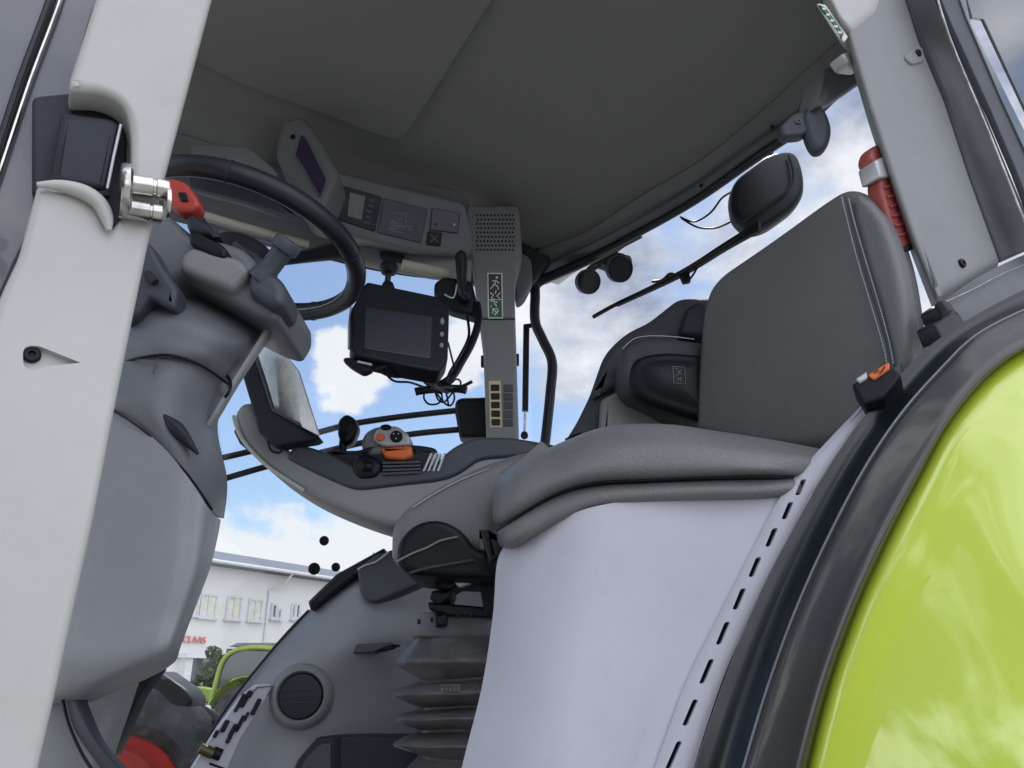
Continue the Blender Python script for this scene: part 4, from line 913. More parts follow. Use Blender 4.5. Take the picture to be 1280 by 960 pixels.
up = [(613, 628, 8), (618, 604, 14), (655, 577, 30), (705, 552, 30), (760, 533, 30), (830, 530, 30), (905, 540, 30), (1022, 560, 8), (1012, 582, 8), (990, 596, 10), (900, 598, 30), (800, 602, 30), (738, 606, 30), (690, 622, 30), (640, 652, 20), (618, 660, 8)]
SPL = plane3(P(620, 620, 1.04), P(1000, 580, .96), P(780, 590, .985))
upc = [
 [(690, 570, 1.42), (640, 585, 1.25), (622, 602, 1.16), (616, 630, 1.15), (619, 655, 1.16), (640, 665, 1.22)],
 [(710, 560, 1.40), (660, 573, 1.16), (642, 590, 1.06), (632, 622, 1.04), (634, 650, 1.05), (645, 656, 1.12)],
 [(740, 548, 1.38), (706, 551, 1.12), (697, 568, 1.03), (690, 598, 1.00), (690, 618, 1.015), (692, 622, 1.08)],
 [(790, 540, 1.36), (760, 533, 1.10), (752, 548, 1.01), (746, 580, .98), (742, 602, .995), (742, 606, 1.06)],
 [(840, 540, 1.34), (830, 530, 1.09), (826, 544, .99), (820, 576, .965), (816, 598, .98), (816, 602, 1.05)],
 [(905, 548, 1.32), (905, 540, 1.07), (902, 552, .975), (898, 578, .95), (894, 595, .965), (894, 599, 1.03)],
 [(970, 556, 1.30), (968, 550, 1.06), (965, 561, .97), (955, 582, .945), (950, 594, .96), (950, 598, 1.02)],
 [(1036, 568, 1.28), (1026, 561, 1.06), (1018, 570, .975), (1006, 586, .96), (997, 596, .97), (994, 600, 1.02)]]
loc_ = [
 [(632, 652, 1.22), (620, 664, 1.16), (622, 682, 1.15), (632, 692, 1.20)],
 [(640, 648, 1.10), (635, 658, 1.05), (640, 682, 1.05), (650, 684, 1.12)],
 [(690, 614, 1.06), (688, 627, 1.02), (690, 656, 1.02), (692, 662, 1.10)],
 [(742, 600, 1.05), (742, 611, 1.0), (742, 634, 1.0), (742, 642, 1.08)],
 [(816, 596, 1.04), (816, 605, .985), (815, 626, .985), (815, 634, 1.06)],
 [(894, 592, 1.02), (894, 602, .97), (892, 622, .97), (892, 632, 1.04)],
 [(950, 590, 1.01), (950, 601, .965), (946, 621, .965), (945, 631, 1.03)],
 [(1002, 588, 1.01), (1000, 599, .965), (984, 619, .965), (980, 630, 1.02)]]
cush = piece('seat_pad', M['leather'], ps, lambda mb: mb.grid([PPT(r) for r in upc], 6, 6, .02))
piece('lower_pad', M['leather'], ps, lambda mb: mb.grid([PPT(r) for r in loc_], 6, 6, .02))
piece('pad_core', M['leatherd'], ps, lambda mb: mb.slab(rnd([(640, 660), (700, 590), (760, 560), (830, 552), (1000, 572), (985, 590), (960, 612), (820, 616), (740, 622), (680, 650)], 8), PY(1.12), .18, .01))
piece('crest_welt', M['silver'], cush, lambda mb: mb.tube([P(*a) for a in ((622, 606, 1.145), (656, 577, 1.12), (706, 553, 1.115), (760, 535, 1.095), (830, 531.5, 1.085), (905, 541.5, 1.065), (968, 551.5, 1.055), (1022, 562, 1.055))], .0011, 6, 5))
piece('seam_shade_piping', M['black'], cush, lambda mb: mb.tube([P(*a) for a in ((622, 664, 1.155), (636, 653, 1.055), (690, 620, 1.02), (742, 604, 1.0), (816, 600, .985), (894, 597, .97), (950, 596, .963), (996, 597, .97))], .0026, 8, 5))  # piping coloured black to deepen the shade between the two pads
def cst(mb):
    q = sm([(706, 556, 1.095), (758, 538, 1.075), (830, 535, 1.06), (905, 545, 1.045), (1016, 564, 1.03)], 30, False)
    for k in range(0, len(q) - 2, 2): mb.tube([P(*q[k]), P(*q[k + 1])], .0008, 5)
piece('stitching', M['thread'], cush, cst)
piece('pad_bracket', M['black'], ps, lambda mb: mb.slab(rnd([(600, 660), (640, 672), (660, 668), (628, 700), (612, 704)], 4), PY(1.13), .2, .01))

# ================================================================= driver's seat
ds = thing('driver_seat', 'dark driver seat on black bellows suspension behind the passenger seat', 'driver seat', (.0, 1.5, CZ - .5))
bk = piece('backrest', M['leatherd'], ds, lambda mb: mb.slab(rnd([(700, 560, 6), (722, 525, 10), (738, 492, 10), (756, 440, 14), (782, 414, 20), (812, 400, 10), (850, 370, 10), (882, 370, 10), (930, 370), (930, 560)], 8, 5), PY(1.52), .10, .02, 6))
piece('side_bolster', M['leatherd'], bk, lambda mb: mb.slab(rnd([(741, 498, 6), (757, 446, 14), (784, 420, 16), (800, 440, 14), (796, 470, 10)], 6, 4), PY(1.50), .06, .012, 5))
piece('lumbar_pad', M['greyl'], bk, lambda mb: mb.slab(rnd([(752, 498, 4), (798, 474, 6), (815, 500, 8), (870, 530), (870, 560), (748, 560)], 6, 4), PY(1.485), .05, .014, 5))
piece('side_frame', M['dark'], bk, lambda mb: mb.slab(rnd([(850, 418), (858, 386), (872, 376), (884, 378), (884, 420)], 6), PY(1.48), .05, .008))
ar = piece('armrest', M['leatherd'], ds, lambda mb: mb.slab(rnd([(776, 470, 12), (777, 434, 12), (798, 420, 12), (850, 421, 20), (900, 430), (900, 530), (850, 520, 10), (815, 500, 20), (786, 488, 10)], 10, 5), PY(1.40), .14, .02, 7))
ae = piece('armrest_end', M['black'], ar, lambda mb: mb.slab(rnd([(784, 466, 16), (792, 444, 16), (830, 436, 30), (872, 440), (900, 442), (900, 532), (858, 520, 20), (806, 502, 20), (788, 486, 12)], 14, 6), PY(1.392), .05, .02, 7, crown=.012))
def sym(mb):
    pl = PY(1.378)
    def ln(*q): mb.tube([hit(a, b, pl) for a, b in q], .0007, 5)
    ln((846, 462), (852, 468)); ln((852, 462), (846, 470)); ln((843, 461), (848, 460)); ln((852, 472), (846, 477)); ln((845, 472), (852, 476)); ln((841, 458), (856, 459), (857, 480), (842, 479), (841, 458))
piece('symbol', M['greyl'], ae, sym)
piece('edge_welt', M['silver'], ar, tb([(778, 436, 1.398), (796, 422, 1.396), (830, 420, 1.395), (868, 424, 1.395)], .6, 6, 4))
piece('seat_pad', M['leather'], ds, lambda mb: mb.slab(rnd([(482, 700, 10), (483, 656, 16), (502, 632, 16), (542, 606, 20), (598, 578, 20), (650, 562, 10), (698, 560, 8), (670, 586, 20), (634, 612), (622, 650), (622, 700), (560, 690, 10), (500, 716, 10)], 12, 5), PY(1.30), .30, .03, 8, back=V((.3, .92, .05)).normalized()))
piece('seat_welt', M['silver'], ds, tb([(516, 634, 1.302), (548, 614, 1.302), (582, 597, 1.302), (612, 586, 1.302)], .8, 6, 4))
def under(mb):
    mb.slab(rnd([(494, 706, 14), (496, 676, 18), (520, 652, 24), (552, 648, 26), (580, 664, 14), (596, 690, 20), (640, 690), (640, 725), (560, 722, 10), (514, 718, 10)], 12, 5), PY(1.275), .22, .012, 5)
ub = piece('seat_pan', M['black'], ds, under)
piece('pan_wire', M['greyl'], ub, tb([(496, 702, 1.272), (515, 692, 1.268), (535, 684, 1.268), (550, 676, 1.268), (572, 671, 1.27)], 1.3, 6, 3))
piece('pan_wire', M['slate'], ub, tb([(512, 716, 1.272), (530, 711, 1.268), (556, 706, 1.268), (592, 700, 1.27)], 1.8, 6, 3))
def mech(mb):
    for q in ([(540, 732), (548, 726), (592, 712), (600, 716), (560, 738)], [(536, 748), (540, 738), (566, 736), (562, 748), (548, 756)], [(534, 752), (600, 758), (620, 760), (620, 772), (560, 770), (536, 762)], [(542, 766), (558, 766), (558, 782), (544, 784)], [(594, 700), (622, 700), (622, 772), (606, 772)]):
        mb.slab(rnd(q, 3), PY(1.36 + .02 * random.random()), .12, .005)
piece('suspension_frame', M['black'], ds, mech)
piece('frame_plate', M['silver'], ds, lambda mb: mb.slab(rnd([(568, 728), (586, 722), (592, 728), (574, 734)], 2), PY(1.345), .02, .002))
# bellows
BYc = 1.50
def bx(px, py): return P(px, py, 1.36)
def bell_ring(y, xl, rnd_, dz=0):
    """rounded rectangle ring at picture height y whose left front corner is at xl"""
    c = P(575, y, 1.50); a = P(xl, y, 1.42); z = a.z + dz
    hx = abs(c.x - a.x); hy = .15
    out = []
    cy_ = 1.52
    for k in range(40):
        t = 2 * pi * k / 40; cx_, sx_ = cos(t), sin(t)
        e = .45
        out.append(V((c.x + hx * 1.0 * math.copysign(abs(cx_) ** e, cx_), cy_ + (hy + (hx - .1)) * math.copysign(abs(sx_) ** e, sx_), z)))
    return out
fold = [(778, 519), (794, 516), (798, 514), (823, 495), (827, 493), (831, 495), (847, 524), (850, 524), (863, 491), (867, 489), (870, 491), (884, 522), (887, 522), (896, 490), (899, 488), (902, 490), (914, 520), (917, 520), (928, 490), (931, 488), (934, 490), (948, 520), (952, 520), (975, 492), (1000, 505)]
rings = []
for i_, (y, x) in enumerate(fold):
    rg = bell_ring(y, x, 0); cc_ = sum(rg, V((0, 0, 0))) / len(rg)
    for k_, p_ in enumerate(rg):
        a_ = noise.noise(p_ * 14 + V((0, 0, i_ * .15))); b_ = noise.noise(p_ * 38)
        q_ = p_ - cc_; q_.z = 0
        rg[k_] = p_ if i_ < 2 else p_ + q_.normalized() * (a_ * .010 + b_ * .004) + V((0, 0, noise.noise(p_ * 9 + V((5, 1, 0))) * .008))
    rings.append(rg)
bel = piece('bellows', M['bellow'], ds, lambda mb: mb.quads(rings, True, True, True), ang=60)
piece('bellows_clamp', M['grey'], bel, lambda mb: mb.quads([bell_ring(y, x, 0) for y, x in ((766, 518), (770, 516), (790, 515), (795, 512), (797, 514))], True, True, True))
def riv(mb):
    for k in range(5):
        x = 524 + k * 16; y = 779 - k * 2.5; c = P(x, y, 1.345); mb.tube([c + V((0, -.004, .006)), c + V((0, -.004, -.002))], .003, 6)
piece('rivets', M['black'], bel, riv)
lg = MB(); 
for k in range(5): lg.box(P(553 + k * 5, 862, 1.335), (V((.0028, 0, 0)), V((0, .004, 0)), V((0, 0, .004))), .0006)
lg.box(P(563, 856.5, 1.337), (V((.018, 0, 0)), V((0, .003, 0)), V((0, 0, .0009)))); lg.box(P(563, 867.5, 1.337), (V((.018, 0, 0)), V((0, .003, 0)), V((0, 0, .0009))))
obj('embossed_badge', lg, M['bellow'], bel)

# ================================================================= armrest control unit
ac = thing('armrest_console', 'long grey curved armrest console with joystick and orange topped control lever', 'armrest', P(480, 620, 1.62))
shell = [(291, 517, 5), (300, 503, 6), (318, 500, 8), (334, 530, 14), (348, 556, 14), (366, 564, 10), (420, 584, 20), (452, 600, 14), (540, 596, 20), (580, 580, 16), (600, 558, 14), (650, 548, 20), (700, 556, 10), (700, 585), (640, 620, 20), (560, 650, 20), (490, 660, 14), (440, 644, 40), (380, 618, 40), (330, 584, 40), (300, 552, 20)]
sh_ = piece('shell', M['pillar'], ac, lambda mb: mb.slab(rnd(shell, 12, 6), PY(1.58), .17, .02, 7))
ins = [(357, 572, 6), (366, 557, 8), (385, 557, 10), (420, 570, 14), (440, 582, 10), (470, 588), (540, 584, 12), (563, 560, 14), (592, 546, 14), (640, 546, 20), (696, 556, 6), (690, 566, 8), (640, 571, 20), (598, 574, 14), (578, 590, 20), (556, 600, 20), (500, 606, 20), (455, 612, 20), (440, 611, 10), (400, 594, 20)]
piece('top_insert', M['slate'], ac, lambda mb: mb.slab(rnd(ins, 8, 5), PY(1.572), .15, .008, 5))
piece('front_edge', M['paint'], ac, lambda mb: mb.tube([P(*a) for a in ((292, 520, 1.585), (296, 535, 1.582), (308, 556, 1.580), (336, 584, 1.580), (380, 613, 1.58))], .004, 8, 4))
piece('thumb_wheel', M['slate'], ac, lambda mb: mb.slab(rnd([(291, 538), (296, 534), (306, 552), (300, 556)], 3), PY(1.60), .06, .005))
piece('console_hood', M['dark'], ac, lambda mb: mb.slab(rnd([(404, 562), (450, 562), (470, 552), (530, 556), (548, 560), (540, 590), (480, 596), (440, 592), (420, 580)], 8, 4), PY(1.60), .12, .01))
js = piece('joystick', M['black'], ac, lambda mb: (mb.slab(rnd([(421, 524, 7), (432, 515, 6), (444, 522, 8), (448, 534, 7), (440, 552, 8), (430, 556, 6), (421, 545, 6)], 6, 5), PY(1.64), .045, .014, 6, crown=.006), mb.tube([P(431, 548, 1.66), P(428, 566, 1.66), P(430, 590, 1.66)], [.012, .009, .016], 14, 4)))
ml = piece('control_lever', M['greyl'], ac, lambda mb: mb.slab(rnd([(449, 560, 12), (451, 540, 14), (468, 529, 14), (494, 529, 14), (512, 541, 12), (516, 562, 6), (500, 574, 8), (462, 574, 8)], 10, 6), PY(1.60), .09, .028, 8, crown=.012))
piece('silver_face', M['silver'], ml, lambda mb: mb.slab(rnd([(464, 548, 8), (472, 534, 8), (496, 531, 8), (512, 544, 6), (513, 556, 4), (478, 558, 8)], 6, 5), PY(1.583), .02, .006, 5))
piece('orange_button', M['orange'], ml, lambda mb: mb.slab(circ(475, 546, 6, 5), PY(1.578), .01, .003))
piece('black_button', M['black'], ml, lambda mb: mb.slab(circ(495, 545, 8, 7.5), PY(1.577), .012, .004))
piece('black_button', M['black'], ml, lambda mb: mb.slab(circ(482, 533.5, 7, 3.6), PY(1.577), .012, .003))
def dots(mb):
    for x, y in ((492, 542), (498, 542), (495, 548)):
        mb.slab(circ(x, y, 1.2, 1, 8), PY(1.5755), .002, .0004, 1)
piece('button_marks', M['silver'], ml, dots)
piece('orange_block', M['orange'], ml, lambda mb: mb.slab(rnd([(474, 560, 4), (514, 556, 4), (516, 570, 4), (506, 575, 4), (482, 573, 4)], 4, 4), PY(1.582), .05, .008, 5))
piece('hand_rest', M['black'], ml, lambda mb: mb.slab(rnd([(436, 582, 8), (446, 564, 8), (470, 568, 8), (480, 580, 8), (472, 598, 8), (446, 600, 8)], 8, 5), PY(1.565), .07, .016, 6, crown=.008))
def ribs(mb):
    for k in range(4):
        mb.slab(rnd([(528 + k * 6, 589), (538 + k * 5.5, 566), (540.5 + k * 5.5, 566), (530.5 + k * 6, 589)], 1), PY(1.566), .02, .001)
piece('scroll_ribs', M['silver'], ac, ribs)
def keys(mb):
    for k in range(4): mb.slab(rnd([(478, 577 + k * 4.6), (526, 576 + k * 4.2), (526, 579 + k * 4.2), (478, 580 + k * 4.6)], 1), PY(1.566), .02, .001)
piece('key_row', M['slate'], ac, keys)

# display at the tip of the armrest
tm = thing('armrest_display', 'tilted display with pale screen, sky reflection painted in its colour, at the tip of the armrest', 'display', P(350, 530, 1.6))
TP = plane3(P(322, 425, 1.62), P(398, 543, 1.50), P(341, 513, 1.60))
piece('screen', M['reflection_screen'], tm, lambda mb: mb.slab(rnd([(316, 434, 2), (327, 421, 4), (352, 438, 4), (373, 464, 3), (386, 505, 4), (399, 545, 2), (370, 530), (338, 512, 2)], 3), TP, .004, .001, 1))
piece('housing', M['dark'], tm, lambda mb: (mb.slab(rnd([(301, 463, 2), (318, 437, 2), (330, 474), (341, 512, 3), (326, 528, 4), (318, 520, 3)], 3), PY(1.555), .03, .004), mb.slab(rnd([(318, 520, 4), (341, 511, 3), (370, 528), (399, 545, 2), (392, 549, 2), (342, 557, 6), (322, 540, 6)], 4), PY(1.55), .05, .005)))
piece('bezel', M['slate'], tm, tb([(317, 438, 1.548), (329, 474, 1.548), (341, 512, 1.545), (370, 528, 1.54), (398, 544, 1.53)], 1.8, 8))
piece('mount', M['dark'], tm, lambda mb: mb.slab(rnd([(318, 528), (345, 545), (356, 556), (350, 570), (330, 556)], 5), PY(1.60), .05, .01))
piece('cable', M['black'], tm, tb([(334, 548, 1.56), (338, 562, 1.555), (348, 566, 1.555), (354, 560, 1.56), (355, 550, 1.57)], 1.6, 8, 5))

# ================================================================= touch terminal under the window header
MP = plane3(P(459, 352, 1.38), P(559, 377, 1.40), P(441, 440, 1.33))
tt = thing('touch_terminal', 'black touch screen terminal hanging below the window header beside the cables', 'monitor', P(500, 405, 1.38))
tbod = piece('housing', M['black'], tt, lambda mb: mb.slab(rnd([(458, 351, 5), (500, 360), (548, 370, 5), (562, 382, 6), (560, 450, 6), (549, 465, 6), (500, 456), (443, 443, 4), (437, 434, 4), (438, 388, 4)], 5, 5), MP, .045, .006, 5))
piece('back_edge', M['silver'], tbod, lambda mb: mb.tube([hit(*a, MP.off(-.012)) for a in ((439, 384), (436.5, 410), (436.5, 436))], .003, 8))
piece('screen', M['screen'], tbod, lambda mb: mb.slab(rnd([(457, 384, 2), (541, 396, 2), (538, 448, 2), (455, 435, 2)], 2), MP.off(.0015), .003, .0008, 2))
for y in (401, 417, 431): piece('button', M['greyl'], tbod, lambda mb: mb.slab(circ(553 - (y - 401) * .03, y, 2.6, 4.2 if y == 401 else 3, 14), MP.off(.002), .006, .0015))
piece('ball_mount', M['black'], tt, lambda mb: (mb.lathe(P(486, 336, 1.40), (0, 0, 1), [(-.012, .001), (-.01, .015), (0, .02), (.012, .016), (.016, .001)], 18), mb.tube([P(486, 340, 1.40), P(484, 354, 1.40)], .006, 10), mb.lathe(P(485, 356, 1.40), (0, 0, 1), [(-.006, .014), (.004, .010)], 16)))
piece('clamp', M['black'], tt, lambda mb: (mb.slab(rnd([(427, 449, 5), (432, 445, 5), (444, 448), (462, 456, 4), (466, 462, 4), (454, 468, 5), (438, 459)], 5), PY(1.34), .02, .006), mb.tube([P(470, 462, 1.35), P(484, 457, 1.35)], .005, 8)))
piece('clamp_lever', M['silver'], tt, tb([(447, 452, 1.335), (465, 456, 1.335)], 1.6, 8))
# handset and cables
hd = thing('radio_handset', 'black radio handset hanging in its cradle beside the speaker pillar', 'handset', P(575, 340, 1.7))
piece('handset', M['rubber'], hd, lambda mb: mb.slab(rnd([(568, 314, 6), (578, 309, 6), (584, 316, 6), (582, 352, 6), (588, 372, 8), (572, 368, 8)], 6, 5), PY(1.66), .04, .012, 6))
piece('cradle', M['black'], hd, lambda mb: mb.slab(rnd([(542, 352, 6), (556, 344, 5), (590, 350, 6), (597, 380, 8), (596, 396, 6), (560, 386, 6), (542, 370, 5)], 6, 5), PY(1.70), .05, .012, 6))
piece('chrome_trim', M['silver'], hd, tb([(571, 356, 1.655), (567, 372, 1.655), (556, 368, 1.69)], 1.0, 6, 3))
cbl = thing('cable_bundle', 'loose black cables and coiled loops hanging between terminal and speaker pillar', 'cables', P(560, 450, 1.6))
piece('thick_cable', M['black'], cbl, tb([(596, 380, 1.7), (598, 402, 1.68), (590, 428, 1.66), (576, 454, 1.62), (566, 470, 1.58), (548, 482, 1.56), (536, 478, 1.5), (524, 464, 1.44)], 5.0, 10, 6))
piece('cable', M['black'], cbl, tb([(560, 428, 1.46), (565, 448, 1.52), (570, 468, 1.56)], 1.4, 6, 4))
piece('cable', M['black'], cbl, tb([(470, 460, 1.35), (482, 468, 1.36), (500, 471, 1.38), (524, 467, 1.42), (536, 474, 1.5)], 1.9, 8, 6))
piece('cable', M['rubber'], cbl, tb([(524, 461, 1.40), (534, 470, 1.44), (545, 484, 1.5), (560, 490, 1.56)], 2.8, 8, 6))
piece('cable', M['black'], cbl, tb([(478, 462, 1.36), (492, 476, 1.40), (512, 478, 1.44), (530, 484, 1.5), (552, 492, 1.55)], 1.5, 8, 6))
piece('cable', M['black'], cbl, tb([(584, 396, 1.70), (586, 420, 1.66), (574, 446, 1.6), (562, 466, 1.57), (556, 484, 1.56)], 1.8, 8, 6))
piece('cable_tie', M['rubber'], cbl, tb([(519, 490, 1.55), (528, 488, 1.55), (548, 486, 1.55), (572, 486, 1.56), (583, 488, 1.56)], 5.2, 10, 5))
piece('cable_end', M['rubber'], cbl, tb([(568, 486, 1.55), (580, 482, 1.54), (590, 477, 1.53)], 2.2, 8, 3))
for q in ([(531, 488), (530, 498), (536, 505), (546, 505), (551, 500), (546, 492)], [(544, 490), (548, 500), (556, 502), (566, 490)], [(552, 491), (554, 502), (563, 507), (568, 498), (566, 488)], [(540, 478), (552, 476), (562, 480), (570, 474), (576, 478), (572, 490)], [(558, 492), (561, 508)]):
    piece('cable_loop', M['black'], cbl, tb([(a, b, 1.555) for a, b in q], 1.25, 6, 6))

# ================================================================= outside the windows
mr = thing('front_mirror', 'black boxy outside mirror on two black arms beyond the side window', 'mirror', P(588, 520, 2.15))
piece('mirror_head', M['black'], mr, lambda mb: mb.slab(rnd([(569, 500, 4), (576, 496, 5), (612, 495), (612, 546), (574, 546, 5), (568, 512, 4)], 4, 4), PY(2.05), .07, .012, 5))
piece('mirror_arm', M['rubber'], mr, tb([(262, 576, 1.95), (330, 560, 1.98), (400, 540, 2.02), (440, 530, 2.04), (500, 521, 2.06), (572, 513, 2.08)], 3.9, 12, 4))
piece('mirror_arm', M['rubber'], mr, tb([(262, 604, 1.95), (330, 584, 1.98), (400, 566, 2.02), (460, 552, 2.04), (520, 542, 2.06), (574, 537, 2.08)], 3.9, 12, 4))
gr = thing('rear_window_bar', 'bent black tube frame of the hinged rear window', 'window frame', P(685, 450, 2.0))
piece('tube', M['rubber'], gr, tb([(800, 292, 1.86), (735, 325, 1.95), (692, 344, 2.0), (671, 355, 2.02), (669, 372, 2.02), (669, 402, 2.02), (678, 424, 2.02), (690, 452, 2.02), (688, 490, 2.02), (684, 530, 2.02), (680, 566, 2.02)], 6.3, 14, 5))
piece('inner_edge', M['silver'], gr, tb([(682, 355, 1.99), (705, 345, 1.98), (726, 336, 1.95)], .8, 6, 2))
piece('link', M['black'], gr, tb([(655, 408, 2.03), (672, 406, 2.02)], 3, 8))
gs = thing('gas_strut', 'slim black gas strut hanging beside the bent window tube', 'gas strut', P(656, 470, 2.05))
piece('cylinder', M['black'], gs, tb([(658, 408, 2.05), (656.5, 514, 2.05)], 4, 14))
piece('rod', M['steel'], gs, tb([(656.5, 514, 2.05), (655.5, 542, 2.05)], 1.6, 10))
piece('ball_end', M['black'], gs, lambda mb: mb.lathe(P(655.5, 544, 2.05), (0, 0, 1), [(-.012, .002), (-.008, .009), (0, .011), (.008, .008), (.011, .003)], 16))
for i, (x, y, lab) in enumerate(((733, 352, 'small round black work lamp nearest the bent window tube'), (772, 336, 'larger black work lamp hanging close to the roof edge'))):
    wl = thing('work_lamp', lab, 'work lamp', P(x, y, 2.1), 'round work lamps under the rear roof edge')
    c = P(x, y, 2.1); ax = V((.25, -.6, -.35)).normalized(); r = rr(c, 15.5 + i * 1.5)
    piece('lamp_body', M['black'], wl, lambda mb: mb.lathe(c - ax * .03, ax, [(0, r * .45), (.01, r * .8), (.03, r), (.052, r), (.056, r * .9), (.053, r * .85)], 28))
    piece('bracket', M['black'], wl, tb([(x + 4 - i * 4, y - 14, 2.12), (x + 14 - i * 24, y - 22 + i * 4, 2.14), (x + 30 - i * 20, y - 30 - i * 4, 2.14)], 5, 10, 3))
    if i: piece('side_lug', M['black'], wl, lambda mb: mb.slab(rnd([(740, 318), (756, 310), (790, 318), (792, 336), (770, 346), (758, 330), (742, 326)], 6), PY(2.12), .05, .01))
wip = thing('rear_wiper', 'long black wiper slanting across the rear window', 'wiper', P(830, 350, 1.7))
piece('blade', M['black'], wip, tb([(742, 396, 1.98), (775, 378, 1.9), (850, 343, 1.78), (905, 310, 1.68), (945, 286, 1.62)], 2.6, 8, 4))
piece('arm', M['black'], wip, lambda mb: mb.grid([PPT([(770, 378, 1.9), (850, 338, 1.78), (905, 303, 1.68), (948, 276, 1.6)]), PPT([(770, 382, 1.9), (850, 345, 1.78), (905, 312, 1.68), (948, 288, 1.6)])], 5, 2, .01))
piece('linkage', M['black'], wip, lambda mb: (mb.tube(PPT([(815, 352, 1.8), (828, 350, 1.8), (838, 342, 1.79), (846, 346, 1.78)]), .004, 6, 4), mb.tube(PPT([(850, 345, 1.77), (858, 352, 1.77), (866, 344, 1.76), (874, 330, 1.75)]), .003, 6, 4), mb.slab(rnd([(850, 344), (862, 340), (864, 352), (854, 354)], 2), PY(1.77), .012, .002)))
lm = thing('rear_work_light', 'big rounded black lamp housing above the seat back', 'work lamp', P(960, 238, 1.75))
lb = piece('housing', M['rubber'], lm, lambda mb: mb.slab(rnd([(913, 244, 16), (920, 222, 12), (962, 190, 14), (996, 186, 14), (1006, 214, 16), (1007, 240, 12), (996, 258, 12), (960, 284, 14), (938, 288, 12), (918, 272, 12)], 12, 6), PY(1.70), .05, .016, 7, crown=.003))
piece('housing_rib', M['dark'], lb, tb([(930, 276, 1.688), (955, 258, 1.684), (986, 236, 1.684), (992, 216, 1.684), (986, 194, 1.69)], 1.8, 8, 4))
piece('lamp_arm', M['black'], lm, tb([(962, 192, 1.74), (968, 180, 1.76), (985, 162, 1.78)], 4, 10, 3))
piece('lamp_lead', M['black'], lm, tb([(850, 271, 1.8), (868, 277, 1.8), (888, 266, 1.79), (902, 248, 1.77), (914, 240, 1.76)], 1.3, 6, 5))
piece('lamp_lead', M['black'], lm, tb([(852, 273, 1.8), (872, 284, 1.8), (894, 285, 1.79), (912, 278, 1.77), (920, 273, 1.76)], 1.3, 6, 5))
bc = thing('coat_hook', 'dark capsule shaped hook under the roof edge beside the left rear pillar', 'hook', P(1022, 155, 1.12))
piece('capsule', M['slate'], bc, lambda mb: mb.slab(rnd([(1002, 140, 10), (1018, 122, 14), (1034, 134, 14), (1043, 160, 12), (1036, 184, 12), (1022, 188, 12), (1012, 176, 10)], 10, 6), PY(1.12), .03, .012, 7))
piece('bracket', M['slate'], bc, lambda mb: mb.slab(rnd([(974, 158, 5), (992, 140, 5), (1014, 136, 5), (1016, 160, 5), (1004, 168, 5), (980, 170, 5)], 5, 4), PY(1.125), .025, .006))
screw(bc, 998, 152, PY(1.124), 4, M['grey'])

# emergency hammer
hm = thing('emergency_hammer', 'red emergency hammer clipped to the left rear pillar', 'hammer', P(1118, 250, 1.3))
HPn = LEFT.off(-.02)
piece('handle', M['redm'], hm, lambda mb: mb.slab(rnd([(1100, 222, 4), (1122, 214, 4), (1132, 250), (1145, 306, 3), (1125, 317, 3), (1110, 270), (1102, 240, 4)], 4, 4), HPn, .028, .007, 5))
def hr(mb):
    for k in range(6):
        y = 232 + k * 12; x = 1105 + k * 3.6
        mb.tube([hit(x, y + 3, HPn.off(.001)), hit(x + 22, y - 4, HPn.off(.001))], .0022, 8)
piece('grip_ribs', M['redm'], hm, hr)
piece('hammer_head', M['redm'], hm, lambda mb: mb.slab(rnd([(1088, 196, 8), (1092, 182, 6), (1106, 176, 5), (1116, 200), (1098, 210, 6)], 6, 4), HPn, .03, .008, 5))
piece('foot', M['dark'], hm, lambda mb: mb.slab(rnd([(1124, 310), (1144, 300), (1145, 310), (1126, 318)], 2), HPn.off(.002), .03, .004))
piece('holder_clip', M['silver'], hm, lambda mb: mb.slab(rnd([(1094, 200, 3), (1116, 190, 3), (1126, 212), (1122, 220, 3), (1100, 222, 3)], 3, 4), HPn.off(.006), .035, .004, 4))
piece('holder_back', M['dark'], hm, lambda mb: mb.slab(rnd([(1096, 206), (1104, 206), (1106, 240), (1100, 242)], 2), HPn.off(-.02), .01, .002))

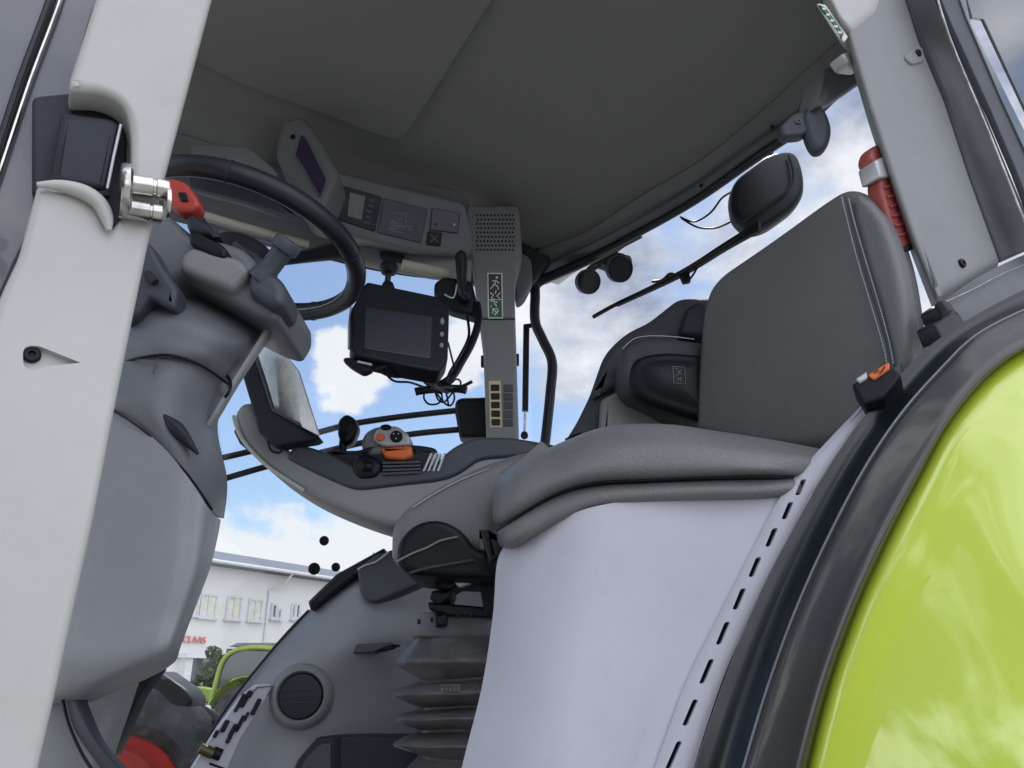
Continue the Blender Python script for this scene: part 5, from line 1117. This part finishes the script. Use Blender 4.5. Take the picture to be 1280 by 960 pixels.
# orange lamp button on the fender
fb = thing('fender_lamp_switch', 'black box with orange and white push cap on the fender edge', 'switch', P(1096, 480, .92))
FBn = plane3(P(1065, 478, .93), P(1130, 470, .90), P(1090, 505, .91))
piece('box', M['black'], fb, lambda mb: mb.slab(rnd([(1064, 480, 3), (1088, 464), (1113, 452, 3), (1127, 468, 4), (1104, 496), (1080, 505, 4)], 3, 3), FBn, .035, .004, 4))
piece('orange_cap', M['orange'], fb, lambda mb: mb.slab(rnd([(1084, 468, 2), (1111, 452, 2), (1112, 460, 2), (1092, 474, 2)], 2, 3), FBn.off(.004), .012, .002))
piece('white_cap', M['silver'], fb, lambda mb: mb.slab(rnd([(1069, 473, 2), (1083, 464, 2), (1084, 472, 2), (1074, 478, 2)], 2, 3), FBn.off(.004), .012, .002))
piece('symbol', M['black'], fb, lambda mb: mb.tube([hit(*a, FBn.off(.0055)) for a in ((1092, 466), (1098, 462), (1100, 467), (1106, 458))], .0008, 5))

# own front wheel and mudguard, low beyond the side window
wc = P(118, 1012, 2.6)
fwh = thing('front_axle', 'big dusty front tyre with red rim and dark mudguard low beyond the steering column', 'front axle', wc)
wax = V((.60, -.80, .05)).normalized()
tyre_m = mat('dusty_tyre', (.07, .075, .082), .7, .7, 22, var=.4, vs=7, dirt=.8)
w_ = wheel(fwh, wc, wax, rr(wc, 158), .42, rimred, 'tyre', .52, 64, 18)
piece('mudguard', M['black'], fwh, lambda mb: mb.slab(rnd([(176, 846, 6), (198, 838, 6), (232, 862, 6), (240, 874), (238, 884, 4), (214, 882, 6), (196, 862, 8), (178, 858, 6)], 5, 5), PY(2.3), .12, .012, 5))
# black front lift arm seen past the console
la = thing('front_linkage', 'dark metal linkage post standing behind the switch plate', 'linkage', P(248, 930, 3.2))
piece('post', M['dark'], la, lambda mb: mb.slab(rnd([(238, 890), (256, 886), (262, 910), (258, 960), (240, 960)], 4), PY(3.1), .12, .02))
piece('fitting', M['silver'], la, lambda mb: mb.slab(rnd([(240, 884), (254, 882), (256, 890), (240, 892)], 2), PY(3.08), .08, .008))
piece('hose', M['black'], la, tb([(248, 866, 3.2), (254, 880, 3.15), (264, 892, 3.15), (270, 915, 3.15)], 3, 8, 4))
